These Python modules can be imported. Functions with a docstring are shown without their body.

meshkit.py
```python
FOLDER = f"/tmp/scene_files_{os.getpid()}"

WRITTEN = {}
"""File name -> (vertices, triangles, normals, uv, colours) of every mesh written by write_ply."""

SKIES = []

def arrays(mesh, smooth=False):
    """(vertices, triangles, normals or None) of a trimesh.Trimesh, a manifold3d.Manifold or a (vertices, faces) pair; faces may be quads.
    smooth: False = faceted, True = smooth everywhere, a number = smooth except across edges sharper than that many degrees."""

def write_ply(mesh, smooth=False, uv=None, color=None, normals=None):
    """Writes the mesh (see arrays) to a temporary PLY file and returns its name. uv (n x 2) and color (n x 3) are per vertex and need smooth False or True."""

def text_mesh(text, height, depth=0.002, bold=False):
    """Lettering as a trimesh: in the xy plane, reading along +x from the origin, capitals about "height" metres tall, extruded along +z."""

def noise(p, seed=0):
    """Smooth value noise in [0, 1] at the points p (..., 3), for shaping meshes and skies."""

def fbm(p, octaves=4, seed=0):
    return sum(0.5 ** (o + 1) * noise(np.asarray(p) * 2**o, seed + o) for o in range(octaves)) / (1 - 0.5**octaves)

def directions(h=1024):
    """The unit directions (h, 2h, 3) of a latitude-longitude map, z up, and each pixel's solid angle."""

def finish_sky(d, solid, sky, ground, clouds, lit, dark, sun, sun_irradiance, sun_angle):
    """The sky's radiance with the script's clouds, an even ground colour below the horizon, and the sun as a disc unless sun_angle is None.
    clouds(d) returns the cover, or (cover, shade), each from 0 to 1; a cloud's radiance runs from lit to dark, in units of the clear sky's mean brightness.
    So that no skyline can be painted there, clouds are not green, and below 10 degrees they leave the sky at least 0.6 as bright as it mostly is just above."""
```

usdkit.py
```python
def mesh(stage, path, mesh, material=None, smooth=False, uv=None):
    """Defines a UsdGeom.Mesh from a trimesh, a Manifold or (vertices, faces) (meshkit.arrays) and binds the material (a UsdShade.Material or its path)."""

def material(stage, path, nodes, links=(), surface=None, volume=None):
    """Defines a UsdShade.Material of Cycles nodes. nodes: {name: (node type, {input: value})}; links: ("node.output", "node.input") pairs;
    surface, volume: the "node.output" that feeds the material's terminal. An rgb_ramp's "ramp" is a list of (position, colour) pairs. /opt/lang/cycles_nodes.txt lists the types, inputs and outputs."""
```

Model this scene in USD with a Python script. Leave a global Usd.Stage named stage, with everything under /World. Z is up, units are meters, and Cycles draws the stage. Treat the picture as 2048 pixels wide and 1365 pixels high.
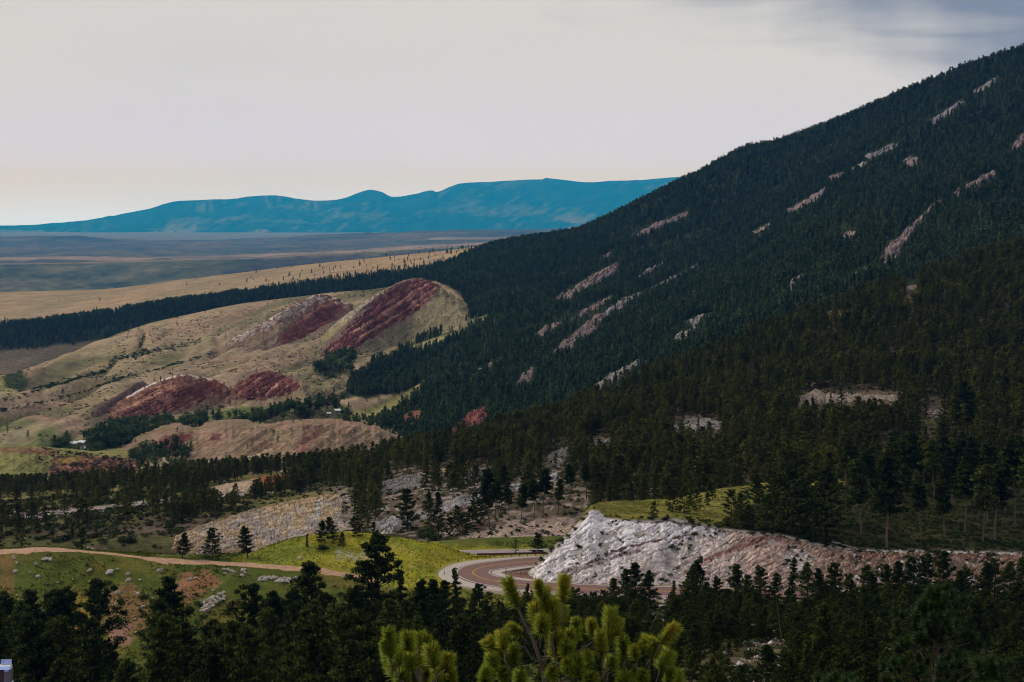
import math, random
import numpy as np
import shapely
from shapely.geometry import Polygon, LineString
from scipy.interpolate import PchipInterpolator
from scipy.ndimage import map_coordinates, gaussian_filter1d
import usdkit
from meshkit import noise, fbm
from pxr import Usd, UsdGeom, UsdLux, UsdShade, Gf, Sdf, Vt

# ------------------------------------------------------------------ camera, sky, sun, exposure
F, CX, HY, CZ = 2048 * 50 / 36.0, 1024.0, 440.0, 100.0      # focal length, centre column and horizon row in photo pixels; eye height
stage = Usd.Stage.CreateInMemory()
UsdGeom.SetStageUpAxis(stage, UsdGeom.Tokens.z)
UsdGeom.SetStageMetersPerUnit(stage, 1.0)
UsdGeom.Xform.Define(stage, '/World')
UsdGeom.Scope.Define(stage, '/World/Looks')
cam = UsdGeom.Camera.Define(stage, '/World/camera')
cam.CreateFocalLengthAttr(50.0)
cam.CreateHorizontalApertureAttr(36.0)
cam.CreateVerticalApertureAttr(36.0 * 682 / 1024)
cam.CreateVerticalApertureOffsetAttr(-(682.5 - HY) / F * 50.0)
cam.CreateClippingRangeAttr(Gf.Vec2f(0.5, 150000))
cam.CreateExposureAttr(0.0)
UsdGeom.Xformable(cam).AddTransformOp().Set(Gf.Matrix4d(1, 0, 0, 0, 0, 0, 1, 0, 0, -1, 0, 0, 0, 0, CZ, 1))

SUN_EL, SUN_AZ = math.radians(40), math.radians(-64)         # azimuth from +y towards +x
SKY_STRENGTH, SUN_INTENSITY = 0.1, 0.40
sun_dir = np.array([math.sin(SUN_AZ) * math.cos(SUN_EL), math.cos(SUN_AZ) * math.cos(SUN_EL), math.sin(SUN_EL)])
sun = UsdLux.DistantLight.Define(stage, '/World/sun')
sun.CreateIntensityAttr(SUN_INTENSITY); sun.CreateAngleAttr(12.0); sun.CreateNormalizeAttr(True)
sun.CreateColorAttr(Gf.Vec3f(1.0, 0.93, 0.82))
z_ = sun_dir; x_ = np.cross([0, 0, 1.0], z_); x_ /= np.linalg.norm(x_); y_ = np.cross(z_, x_)
UsdGeom.Xformable(sun).AddTransformOp().Set(Gf.Matrix4d(*x_, 0, *y_, 0, *z_, 0, 0, 0, 0, 1))

dome = UsdLux.DomeLight.Define(stage, '/World/sky')
dome.CreateIntensityAttr(1.0)
CLOUD_BASE, CLOUD_DARK = (6.55, 6.55, 6.4), (1.3, 1.5, 2.05)
sky_m = usdkit.material(stage, '/World/Looks/sky_overcast', {
    'sky': ('sky_texture', {'sky_type': 'single_scattering', 'sun_disc': False, 'sun_elevation': SUN_EL, 'sun_rotation': SUN_AZ}),
    'tc': ('texture_coordinate', {}),
    'sep': ('separate_xyz', {}),
    'ysafe': ('math', {'math_type': 'maximum', 'value2': 0.05}),
    'u': ('math', {'math_type': 'divide'}),
    'v': ('math', {'math_type': 'divide'}),
    'comb': ('combine_xyz', {'z': 0.0}),
    'wisp_map': ('mapping', {'scale': (5.0, 30.0, 1.0), 'location': (3.1, 0.4, 0.0)}),
    'wisp': ('noise_texture', {'scale': 1.0, 'detail': 5.0, 'roughness': 0.55, 'distortion': 0.4}),
    'veil_map': ('mapping', {'scale': (11.0, 0.9, 1.0), 'location': (1.3, 0.0, 0.0)}),
    'veil': ('noise_texture', {'scale': 1.0, 'detail': 3.0, 'roughness': 0.5}),
    'slope': ('math', {'math_type': 'multiply_add', 'value2': 0.30}),
    'bend': ('math', {'math_type': 'multiply_add', 'value2': 0.13}),
    'edge': ('math', {'math_type': 'multiply_add', 'value2': 0.075}),
    'deck': ('map_range', {'range_type': 'smoothstep', 'from_min': 0.272, 'from_max': 0.348, 'to_min': 0.0, 'to_max': 0.85, 'clamp': True}),
    'soft_map': ('mapping', {'scale': (2.0, 7.0, 1.0), 'location': (0.2, 0.3, 0.0)}),
    'soft': ('noise_texture', {'scale': 1.0, 'detail': 3.0}),
    'tone': ('rgb_ramp', {'ramp': [(0.3, (6.25, 6.45, 6.45)), (0.5, (6.7, 6.8, 6.65)), (0.7, (7.0, 7.0, 6.7))]}),
    'thin': ('map_range', {'from_min': 0.25, 'from_max': 0.9, 'to_min': 1.0, 'to_max': 0.25, 'clamp': True}),
    'deck2': ('math', {'math_type': 'multiply'}),
    'cloud': ('mix', {'mix_type': 'mix', 'color2': CLOUD_DARK}),
    'vpos': ('math', {'math_type': 'maximum', 'value2': 0.0}),
    'fall': ('math', {'math_type': 'multiply', 'value2': -32.0}),
    'glow': ('math', {'math_type': 'exponent'}),
    'low': ('vector_math', {'math_type': 'scale', 'vector1': (0.3, 5.2, 43.0)}),
    'bright': ('vector_math', {'math_type': 'add'}),
    'cover': ('mix', {'mix_type': 'mix', 'fac': 0.95}),
    'bg': ('background_shader', {'strength': SKY_STRENGTH}),
}, [('tc.generated', 'sep.vector'), ('sep.y', 'ysafe.value1'), ('sep.x', 'u.value1'), ('ysafe.value', 'u.value2'), ('sep.z', 'v.value1'), ('ysafe.value', 'v.value2'),
    ('u.value', 'comb.x'), ('v.value', 'comb.y'), ('comb.vector', 'wisp_map.vector'), ('wisp_map.vector', 'wisp.vector'),
    ('comb.vector', 'veil_map.vector'), ('veil_map.vector', 'veil.vector'),
    ('u.value', 'slope.value1'), ('v.value', 'slope.value3'),
    ('wisp.fac', 'bend.value1'), ('slope.value', 'bend.value3'),
    ('veil.fac', 'edge.value1'), ('bend.value', 'edge.value3'), ('edge.value', 'deck.value'),
    ('comb.vector', 'soft_map.vector'), ('soft_map.vector', 'soft.vector'), ('soft.fac', 'tone.fac'),
    ('v.value', 'vpos.value1'), ('vpos.value', 'fall.value1'), ('fall.value', 'glow.value1'), ('glow.value', 'low.scale'), ('tone.color', 'bright.vector1'), ('low.vector', 'bright.vector2'), ('bright.vector', 'cloud.color1'), ('v.value', 'thin.value'), ('deck.result', 'deck2.value1'), ('thin.result', 'deck2.value2'), ('deck2.value', 'cloud.fac'),
    ('sky.color', 'cover.color1'), ('cloud.color', 'cover.color2'), ('cover.color', 'bg.color')], surface='bg.background')
UsdShade.MaterialBindingAPI.Apply(dome.GetPrim()).Bind(sky_m)

# ------------------------------------------------------------------ helpers
FK = 1.75                                                    # how much farther the open plain lies than its rows are written below
HAZE_DENSITY, HAZE_COLOR = 2.6e-5, (0.012, 0.33, 1.0)
rng = np.random.default_rng(7)
used = {}

def numbered(parent, name):
    k = used.get((parent, name), 0)
    used[(parent, name)] = k + 1
    return f'{parent}/{name}' if k == 0 else f'{parent}/{name}_{k:03d}'

def tag(prim, label=None, cat=None, group=None, kind=None):
    p = prim.GetPrim() if hasattr(prim, 'GetPrim') else prim
    for k, v in (('label', label), ('category', cat), ('group', group), ('kind', kind)):
        if v:
            p.SetCustomDataByKey(k, v)
    return p

def put(name, v, f, mat, parent='/World', smooth=False, tint=None, normals=None):
    """One Mesh prim of vertices v and triangles or quads f."""
    path = numbered(parent, name)
    v, f = np.asarray(v, np.float32), np.asarray(f, np.int32)
    m = UsdGeom.Mesh.Define(stage, path)
    m.CreatePointsAttr(Vt.Vec3fArray.FromNumpy(v))
    m.CreateFaceVertexCountsAttr(Vt.IntArray.FromNumpy(np.full(len(f), f.shape[1], np.int32)))
    m.CreateFaceVertexIndicesAttr(Vt.IntArray.FromNumpy(f.ravel()))
    m.CreateSubdivisionSchemeAttr('none')
    if smooth and normals is None:
        t = f if f.shape[1] == 3 else np.vstack([f[:, [0, 1, 2]], f[:, [0, 2, 3]]])
        fn = np.cross(v[t[:, 1]] - v[t[:, 0]], v[t[:, 2]] - v[t[:, 0]])
        normals = np.zeros_like(v)
        for k in range(3):
            np.add.at(normals, t[:, k], fn)
        normals /= np.maximum(np.linalg.norm(normals, axis=1, keepdims=True), 1e-9)
    if normals is not None:
        m.CreateNormalsAttr(Vt.Vec3fArray.FromNumpy(np.asarray(normals, np.float32)))
        m.SetNormalsInterpolation('vertex')
    if tint is not None:
        UsdGeom.PrimvarsAPI(m).CreatePrimvar('tint', Sdf.ValueTypeNames.Color3fArray, 'vertex').Set(Vt.Vec3fArray.FromNumpy(np.asarray(tint, np.float32)))
    if mat is not None:
        UsdShade.MaterialBindingAPI.Apply(m.GetPrim()).Bind(mat)
    return m

def thing(name, loc, rotz=0.0, label=None, cat=None, group=None, kind=None):
    x = UsdGeom.Xform.Define(stage, numbered('/World', name))
    x.AddTranslateOp().Set(Gf.Vec3d(*map(float, loc)))
    if rotz:
        x.AddRotateZOp().Set(float(rotz))
    tag(x, label, cat, group, kind)
    return x

def sstep(a, b, x):
    t = np.clip((x - a) / (b - a), 0, 1)
    return t * t * (3 - 2 * t)

def flat_noise(x, y, seed):
    """Smooth value noise of two coordinates in [0, 1]."""
    i, j = np.floor(x), np.floor(y)
    tx_, ty_ = (x - i).astype(np.float32), (y - j).astype(np.float32)
    tx_, ty_ = tx_ * tx_ * (3 - 2 * tx_), ty_ * ty_ * (3 - 2 * ty_)
    k = i.astype(np.int64) * 374761393 + j.astype(np.int64) * 668265263 + seed * 144665
    def corner(o):
        h = ((k + o) & 0xFFFFFFFF).astype(np.uint32)
        h = (h ^ (h >> np.uint32(13))) * np.uint32(1274126177)
        h = (h ^ (h >> np.uint32(16))) & np.uint32(0xFFFFFF)
        return h.astype(np.float32)
    lo = corner(0) * (1 - tx_) + corner(374761393) * tx_
    hi = corner(668265263) * (1 - tx_) + corner(374761393 + 668265263) * tx_
    return (lo * (1 - ty_) + hi * ty_) / 16777215.0

def fnoise(a, b, c, octaves=4, seed=0):
    if np.ndim(c) == 0:
        a, b = np.broadcast_arrays(np.asarray(a, float), np.asarray(b, float))
        z0 = int(c * 97) + 7 * seed
        return sum(0.5 ** (o + 1) * flat_noise(a * 2 ** o + 17.3 * o, b * 2 ** o + 9.1 * o, z0 + 131 * o) for o in range(octaves)) / (1 - 0.5 ** octaves)
    return fbm(np.stack(np.broadcast_arrays(a, b, c), -1).astype(float), octaves, seed)

def P(px, py, d):
    px, py, d = np.broadcast_arrays(np.asarray(px, float), py, d)
    return np.stack([(px - CX) / F * d, d, CZ - (py - HY) / F * d], -1)

def proj(p):
    p = np.asarray(p)
    return CX + F * p[..., 0] / p[..., 1], HY + F * (CZ - p[..., 2]) / p[..., 1]

def signed(poly, px, py, reach=40):
    """Distance in pixels inside (+) or outside (-) a polygon; far outside it is cut at -reach."""
    poly = poly if hasattr(poly, 'bounds') else Polygon(poly)
    out = np.full(np.shape(px), -float(reach))
    x0, y0, x1, y1 = poly.bounds
    near = (px > x0 - reach) & (px < x1 + reach) & (py > y0 - reach) & (py < y1 + reach)
    if near.any():
        pts = shapely.points(px[near], py[near])
        d = shapely.distance(poly.boundary, pts)
        out[near] = np.where(shapely.contains_xy(poly, px[near], py[near]), d, -np.minimum(d, reach))
    return out

def line_dist(pts, px, py, reach=60):
    l = LineString(pts)
    out = np.full(np.shape(px), float(reach))
    x0, y0, x1, y1 = l.bounds
    near = (px > x0 - reach) & (px < x1 + reach) & (py > y0 - reach) & (py < y1 + reach)
    if near.any():
        out[near] = np.minimum(shapely.distance(l, shapely.points(px[near], py[near])), reach)
    return out

# ------------------------------------------------------------------ materials
def tinted(name, fine, amount=0.35, bump=0.3, bump_scale=None, rough=0.95, dist=0.3, coarse=None):
    """The mesh's own colours broken up by noise at two sizes, with a bump."""
    return usdkit.material(stage, f'/World/Looks/{name}', {
        'at': ('attribute', {'attribute': 'tint'}),
        'geo': ('geometry', {}),
        'n1': ('noise_texture', {'scale': fine, 'detail': 6.0, 'roughness': 0.65}),
        'n2': ('noise_texture', {'scale': coarse or fine * 0.13, 'detail': 4.0, 'roughness': 0.6}),
        'r1': ('map_range', {'from_min': 0.3, 'from_max': 0.7, 'to_min': 1 - amount, 'to_max': 1 + amount}),
        'r2': ('map_range', {'from_min': 0.3, 'from_max': 0.7, 'to_min': 1 - amount * 0.6, 'to_max': 1 + amount * 0.6}),
        'mm': ('math', {'math_type': 'multiply'}),
        'mul': ('vector_math', {'math_type': 'scale'}),
        'nb': ('noise_texture', {'scale': bump_scale or fine, 'detail': 5.0, 'roughness': 0.6}),
        'bump': ('bump', {'strength': bump, 'distance': dist}),
        'p': ('principled_bsdf', {'roughness': rough, 'specular_ior_level': 0.0}),
    }, [('geo.position', 'n1.vector'), ('geo.position', 'n2.vector'), ('geo.position', 'nb.vector'), ('n1.fac', 'r1.value'), ('n2.fac', 'r2.value'),
        ('r1.result', 'mm.value1'), ('r2.result', 'mm.value2'), ('at.vector', 'mul.vector1'), ('mm.value', 'mul.scale'), ('mul.vector', 'p.base_color'),
        ('nb.fac', 'bump.height'), ('bump.normal', 'p.normal')], surface='p.BSDF')

def plain(name, c1, c2, scale, bump=0.2, rough=0.85, dist=0.02, metallic=0.0):
    return usdkit.material(stage, f'/World/Looks/{name}', {
        'geo': ('geometry', {}),
        'n': ('noise_texture', {'scale': scale, 'detail': 6.0, 'roughness': 0.65}),
        'r': ('rgb_ramp', {'ramp': [(0.3, c1), (0.7, c2)]}),
        'bump': ('bump', {'strength': bump, 'distance': dist}),
        'p': ('principled_bsdf', {'roughness': rough, 'specular_ior_level': 0.25, 'metallic': metallic}),
    }, [('geo.position', 'n.vector'), ('n.fac', 'r.fac'), ('r.color', 'p.base_color'), ('n.fac', 'bump.height'), ('bump.normal', 'p.normal')], surface='p.BSDF')

def leafy(name, dark, mid, light, trans=0.25, patch=0.05):
    """Foliage: each tree its own green, patches across the wood, light passing through."""
    return usdkit.material(stage, f'/World/Looks/{name}', {
        'oi': ('object_info', {}),
        'geo': ('geometry', {}),
        'n': ('noise_texture', {'scale': patch, 'detail': 3.0}),
        'wn': ('noise_texture', {'scale': 1.3, 'detail': 2.0}),
        'a': ('math', {'math_type': 'multiply_add', 'value2': 0.55}),
        'nn': ('math', {'math_type': 'multiply', 'value2': 0.45}),
        'a2': ('math', {'math_type': 'multiply_add', 'value2': 0.35}),
        'off': ('math', {'math_type': 'subtract', 'value2': 0.18}),
        'ramp': ('rgb_ramp', {'ramp': [(0.1, dark), (0.5, mid), (0.9, light)]}),
        'd': ('principled_bsdf', {'roughness': 0.8, 'specular_ior_level': 0.04}),
        't': ('translucent_bsdf', {}),
        'm': ('mix_closure', {'fac': trans}),
    }, [('geo.position', 'n.vector'), ('geo.position', 'wn.vector'), ('n.fac', 'nn.value1'), ('oi.random', 'a.value1'), ('nn.value', 'a.value3'), ('wn.fac', 'a2.value1'), ('a.value', 'a2.value3'),
        ('a2.value', 'off.value1'), ('off.value', 'ramp.fac'), ('ramp.color', 'd.base_color'), ('ramp.color', 't.color'), ('d.BSDF', 'm.closure1'), ('t.BSDF', 'm.closure2')], surface='m.closure')

M = dict(
    far=tinted('far_mountain_ground', 0.004, 0.45, 0.6, dist=40, coarse=0.0007),
    plain=tinted('plain_ground', 0.006, 0.3, 0.4, dist=10, coarse=0.0012),
    hills=tinted('hill_ground', 0.12, 0.38, 0.5, dist=1.0, coarse=0.016),
    redrock=tinted('red_rock', 0.22, 0.5, 0.9, dist=1.5, coarse=0.05),
    slope=tinted('slope_ground', 0.5, 0.45, 0.6, dist=0.5, coarse=0.06),
    meadow=tinted('meadow_ground', 2.2, 0.42, 0.7, dist=0.2, coarse=0.22),
    rock=tinted('limestone', 1.1, 0.35, 0.9, dist=0.35, coarse=0.25),
    cliff=tinted('far_limestone', 0.35, 0.45, 0.9, dist=1.2, coarse=0.08),
    stone=plain('boulder_stone', (0.25, 0.21, 0.175), (0.54, 0.47, 0.40), 1.6, 0.6, dist=0.1),
    talus=plain('talus_stone', (0.34, 0.24, 0.185), (0.66, 0.52, 0.42), 0.7, 0.6, dist=0.1),
    pale=plain('pale_stone', (0.40, 0.33, 0.30), (0.75, 0.70, 0.67), 0.9, 0.6, dist=0.1),
    asphalt=plain('red_chip_asphalt', (0.165, 0.088, 0.074), (0.215, 0.122, 0.104), 0.8, 0.1),
    shoulder=plain('gravel_shoulder', (0.36, 0.30, 0.255), (0.52, 0.45, 0.40), 2.5, 0.4),
    white=plain('white_road_paint', (0.62, 0.60, 0.57), (0.80, 0.79, 0.76), 3.0, 0.1),
    yellow=plain('yellow_road_paint', (0.50, 0.30, 0.03), (0.62, 0.38, 0.05), 3.0, 0.1),
    farroad=plain('pale_road_surface', (0.24, 0.185, 0.165), (0.33, 0.27, 0.245), 0.5, 0.1),
    rust=plain('weathered_steel', (0.055, 0.026, 0.014), (0.11, 0.055, 0.030), 4.0, 0.2, 0.7),
    post=plain('weathered_wood', (0.05, 0.035, 0.025), (0.12, 0.085, 0.06), 6.0, 0.4),
    dirt=plain('dirt_path', (0.34, 0.185, 0.105), (0.52, 0.32, 0.20), 0.9, 0.4, dist=0.1),
    bark=plain('pine_bark', (0.025, 0.017, 0.012), (0.085, 0.055, 0.038), 2.5, 0.6, dist=0.05),
    palebark=plain('pale_pine_bark', (0.060, 0.043, 0.032), (0.17, 0.12, 0.09), 3.5, 0.6, dist=0.02),
    deadwood=plain('grey_dead_wood', (0.13, 0.115, 0.10), (0.34, 0.31, 0.28), 4.0, 0.4),
    roof=plain('white_metal_roof', (0.66, 0.69, 0.71), (0.80, 0.81, 0.82), 0.8, 0.1, 0.4),
    housewall=plain('house_siding', (0.30, 0.27, 0.24), (0.40, 0.37, 0.33), 1.0, 0.1),
    darkpane=plain('dark_window_pane', (0.02, 0.025, 0.03), (0.04, 0.045, 0.05), 1.0, 0.0, 0.15),
    galv=plain('galvanised_metal', (0.30, 0.32, 0.33), (0.48, 0.50, 0.51), 12.0, 0.1, 0.45, metallic=0.6),
    band=plain('pale_metal_band', (0.62, 0.70, 0.74), (0.82, 0.86, 0.88), 15.0, 0.1, 0.35),
    board=plain('brown_sign_board', (0.030, 0.012, 0.008), (0.055, 0.022, 0.014), 8.0, 0.1, 0.6),
    greyleaf=plain('sign_back_post', (0.09, 0.07, 0.06), (0.15, 0.12, 0.10), 8.0, 0.2, 0.7),
    pine=leafy('pine_needles', (0.026, 0.040, 0.010), (0.052, 0.074, 0.016), (0.125, 0.150, 0.030)),
    forest=leafy('forest_needles', (0.042, 0.076, 0.034), (0.080, 0.128, 0.052), (0.165, 0.215, 0.080), patch=0.012),
    olive=leafy('slope_needles', (0.042, 0.055, 0.013), (0.082, 0.096, 0.020), (0.165, 0.170, 0.030), patch=0.02),
    shrub=leafy('shrub_leaves', (0.035, 0.052, 0.018), (0.055, 0.085, 0.024), (0.09, 0.13, 0.035)),
    sage=leafy('brush_leaves', (0.030, 0.038, 0.018), (0.05, 0.056, 0.027), (0.085, 0.085, 0.042)),
    brown=leafy('browned_needles', (0.06, 0.04, 0.02), (0.09, 0.06, 0.03), (0.12, 0.09, 0.04)),
    grass=leafy('grass_blades', (0.125, 0.128, 0.010), (0.205, 0.190, 0.014), (0.31, 0.265, 0.038), trans=0.4, patch=0.15),
    tallgrass=leafy('shaded_grass_blades', (0.055, 0.082, 0.010), (0.098, 0.122, 0.014), (0.185, 0.180, 0.028), trans=0.4, patch=0.15),  # darker, greener blades for the slope grass
)
# the close pine: needles green at the base and yellow at the tips of some shoots
M['needle'] = usdkit.material(stage, '/World/Looks/long_needles', {
    'at': ('attribute', {'attribute': 'tint'}),
    'd': ('principled_bsdf', {'roughness': 0.5, 'specular_ior_level': 0.3}),
    't': ('translucent_bsdf', {}), 'm': ('mix_closure', {'fac': 0.35}),
}, [('at.vector', 'd.base_color'), ('at.vector', 't.color'), ('d.BSDF', 'm.closure1'), ('t.BSDF', 'm.closure2')], surface='m.closure')

# ------------------------------------------------------------------ terrain sheets
class Sheet:
    """A ground surface: rows from front to back, each a curve across the view given as (column, row or height, distance)."""
    def __init__(self, rows, px0, px1, ncol, sub, rough=None, smooth=True, heights=False, far=1.0):
        if far != 1.0: rows = [[(a, b, d * far) for a, b, d in r] for r in rows]
        self.px = np.linspace(px0, px1, ncol)
        D, Z = [], []
        for r in rows:
            r = sorted(r)
            x = np.array([a[0] for a in r], float)
            q = np.clip(self.px, x[0], x[-1])
            f = PchipInterpolator(x, [a[1] for a in r])(q) if len(r) > 1 else np.full(ncol, float(r[0][1]))
            d = PchipInterpolator(x, [a[2] for a in r])(q) if len(r) > 1 else np.full(ncol, float(r[0][2]))
            D.append(d); Z.append(f if heights else CZ - (f - HY) / F * d)
        D, Z = np.array(D), np.array(Z)
        for i in range(1, len(D)):
            D[i] = np.maximum(D[i], D[i - 1] + 0.05)
        t = np.concatenate([np.linspace(i, i + 1, s, endpoint=False) for i, s in enumerate(sub)] + [[len(sub)]])
        k = np.arange(len(rows))
        self.D = np.stack([np.interp(t, k, D[:, c]) for c in range(ncol)], 1)
        if smooth:
            self.Z = np.stack([PchipInterpolator(D[:, c], Z[:, c])(self.D[:, c]) for c in range(ncol)], 1)
        else:
            self.Z = np.stack([np.interp(t, k, Z[:, c]) for c in range(ncol)], 1)
        self.t = np.broadcast_to(t[:, None], self.D.shape)
        self.PX = np.broadcast_to(self.px[None], self.D.shape)
        if rough is not None:
            self.Z = self.Z + rough((self.PX - CX) / F * self.D, self.D, self)
        self.refresh()

    def refresh(self):
        self.X = (self.PX - CX) / F * self.D
        self.PY = HY + F * (CZ - self.Z) / self.D
        self.dg = np.linspace(self.D.min(), self.D.max(), 900)
        self.zg = np.stack([np.interp(self.dg, self.D[:, c], self.Z[:, c]) for c in range(len(self.px))], 0)
        self.pg = np.arange(-150, 1500, 2.0)
        look = []
        for c in range(len(self.px)):
            p = np.minimum.accumulate(HY + F * (CZ - self.zg[c]) / self.dg)
            look.append(np.interp(self.pg, p[::-1], self.dg[::-1]))
        self.lg = np.array(look)

    def _c(self, px):
        return (np.asarray(px, float) - self.px[0]) / (self.px[-1] - self.px[0]) * (len(self.px) - 1)

    def z(self, x, y):
        x, y = np.asarray(x, float), np.asarray(y, float)
        r = (y - self.dg[0]) / (self.dg[-1] - self.dg[0]) * (len(self.dg) - 1)
        shape = np.broadcast(x, y).shape
        q = [np.broadcast_to(k, shape).ravel() for k in (self._c(CX + F * x / y), r)]
        return map_coordinates(self.zg, q, order=1, mode='nearest').reshape(shape)

    def at(self, px, py):
        """The distance at which the sheet is seen in column px, row py."""
        px, py = np.broadcast_arrays(np.asarray(px, float), np.asarray(py, float))
        return map_coordinates(self.lg, [self._c(px).ravel(), ((py - self.pg[0]) / 2.0).ravel()], order=1, mode='nearest').reshape(px.shape)

    def arrays(self):
        nr, nc = self.D.shape
        v = np.stack([self.X, self.D, self.Z], -1).reshape(-1, 3)
        i = np.arange(nr * nc).reshape(nr, nc)
        f = np.stack([i[:-1, :-1], i[:-1, 1:], i[1:, 1:], i[1:, :-1]], -1).reshape(-1, 4)
        return v, f

    def build(self, name, mat, tint):
        v, f = self.arrays()
        return put(name, v, f, mat, smooth=True, tint=np.asarray(tint).reshape(-1, 3))

    def sample(self, n, tmin=None, tmax=None, r=rng):
        """Random points spread evenly over the ground."""
        v, f = self.arrays()
        q = v[f]
        a = np.linalg.norm(np.cross(q[:, 2] - q[:, 0], q[:, 3] - q[:, 1]), axis=1)
        tt = self.t[:-1, :-1].ravel()
        if tmin is not None: a = np.where(tt < tmin, 0, a)
        if tmax is not None: a = np.where(tt >= tmax, 0, a)
        k = r.choice(len(f), n, p=a / a.sum())
        s, t = r.random((n, 1)), r.random((n, 1))
        q = q[k]
        return (q[:, 0] * (1 - s) + q[:, 1] * s) * (1 - t) + (q[:, 3] * (1 - s) + q[:, 2] * s) * t

def paint(tint, mask, colour):
    m = np.clip(mask, 0, 1)[..., None]
    tint[:] = tint * (1 - m) + np.asarray(colour) * m

def base(shape, c):
    return np.broadcast_to(np.asarray(c, float), (*shape, 3)).copy()

def soft(poly, S, edge=4.0, jag=6.0, seed=3, scale=0.06):
    j = (fnoise(S.PX * scale, S.PY * scale * 1.6, 0.5, 4, seed) - 0.5) * 2 * jag
    return sstep(-edge, edge, signed(poly, S.PX, S.PY) + j)

# ---- far ground and far mountains
g = np.linspace(-1, 1, 41)
gx, gy = np.meshgrid(g * 52000, np.linspace(-2800, 88500, 81))
gv = np.stack([gx, gy, np.full_like(gx, -470.0)], -1).reshape(-1, 3)
gi = np.arange(41 * 81).reshape(81, 41)
tag(put('ground', gv, np.stack([gi[:-1, :-1], gi[:-1, 1:], gi[1:, 1:], gi[1:, :-1]], -1).reshape(-1, 4), M['plain'], tint=base((len(gv),), (0.15, 0.13, 0.085))), kind='structure',
    label='flat plain reaching to the far mountains')

FAR_CREST = [(-500, 455), (-200, 452), (0, 451), (60, 450), (100, 447), (150, 443), (200, 438), (260, 425), (300, 417), (330, 408), (350, 403), (420, 400), (460, 399), (500, 394), (545, 391), (590, 397), (640, 402), (665, 401), (690, 396),
             (715, 386), (740, 380), (762, 384), (785, 394), (830, 388), (866, 381), (872, 384), (900, 374), (920, 368), (960, 365), (1010, 363), (1050, 360), (1086, 359), (1091, 356), (1100, 357), (1120, 359), (1170, 365), (1220, 362), (1280, 360), (1350, 355), (1500, 351), (1800, 360), (2550, 380)]
def far_rough(x, y, s):
    n = fnoise(x / 3600, y / 3600, 0.3, 5, 11) - 0.5
    rid = np.abs(fnoise(x / 1500 + 0.5 * n, y / 4200, 7.7, 4, 5) - 0.5)
    e = sstep(0.0, 1.2, s.t) * (1 - 0.9 * sstep(2.6, 3.0, s.t))
    return 260 * n * e + 560 * (rid - 0.12) * e + 170 * (np.abs(fnoise(x / 520 + y / 1500, y / 1500, 2.2, 4, 6) - 0.5) - 0.12) * e
far = Sheet([[(a, 493, 32000) for a, _ in FAR_CREST], [(a, 474 + 4 * math.sin(a * .02), 35500) for a, _ in FAR_CREST],
             [(a, 0.45 * b + 0.55 * 466, 39000) for a, b in FAR_CREST], [(a, b, 42000) for a, b in FAR_CREST], [(a, b + 12, 44000) for a, b in FAR_CREST], [(a, 470, 47000) for a, b in FAR_CREST]],
            -500, 2550, 1000, [10, 34, 44, 5, 4], lambda x, y, s: FK * far_rough(x / FK, y / FK, s), far=FK)
t = base(far.D.shape, (0.016, 0.036, 0.034))
pale = fnoise(far.X / 3675, far.D / 2275, 1.5, 5, 21)
paint(t, sstep(0.52, 0.62, pale) * (1 - sstep(1.2, 2.2, far.t)), (0.16, 0.15, 0.115))
paint(t, sstep(0.58, 0.68, pale) * 0.35, (0.13, 0.125, 0.10))
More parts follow.
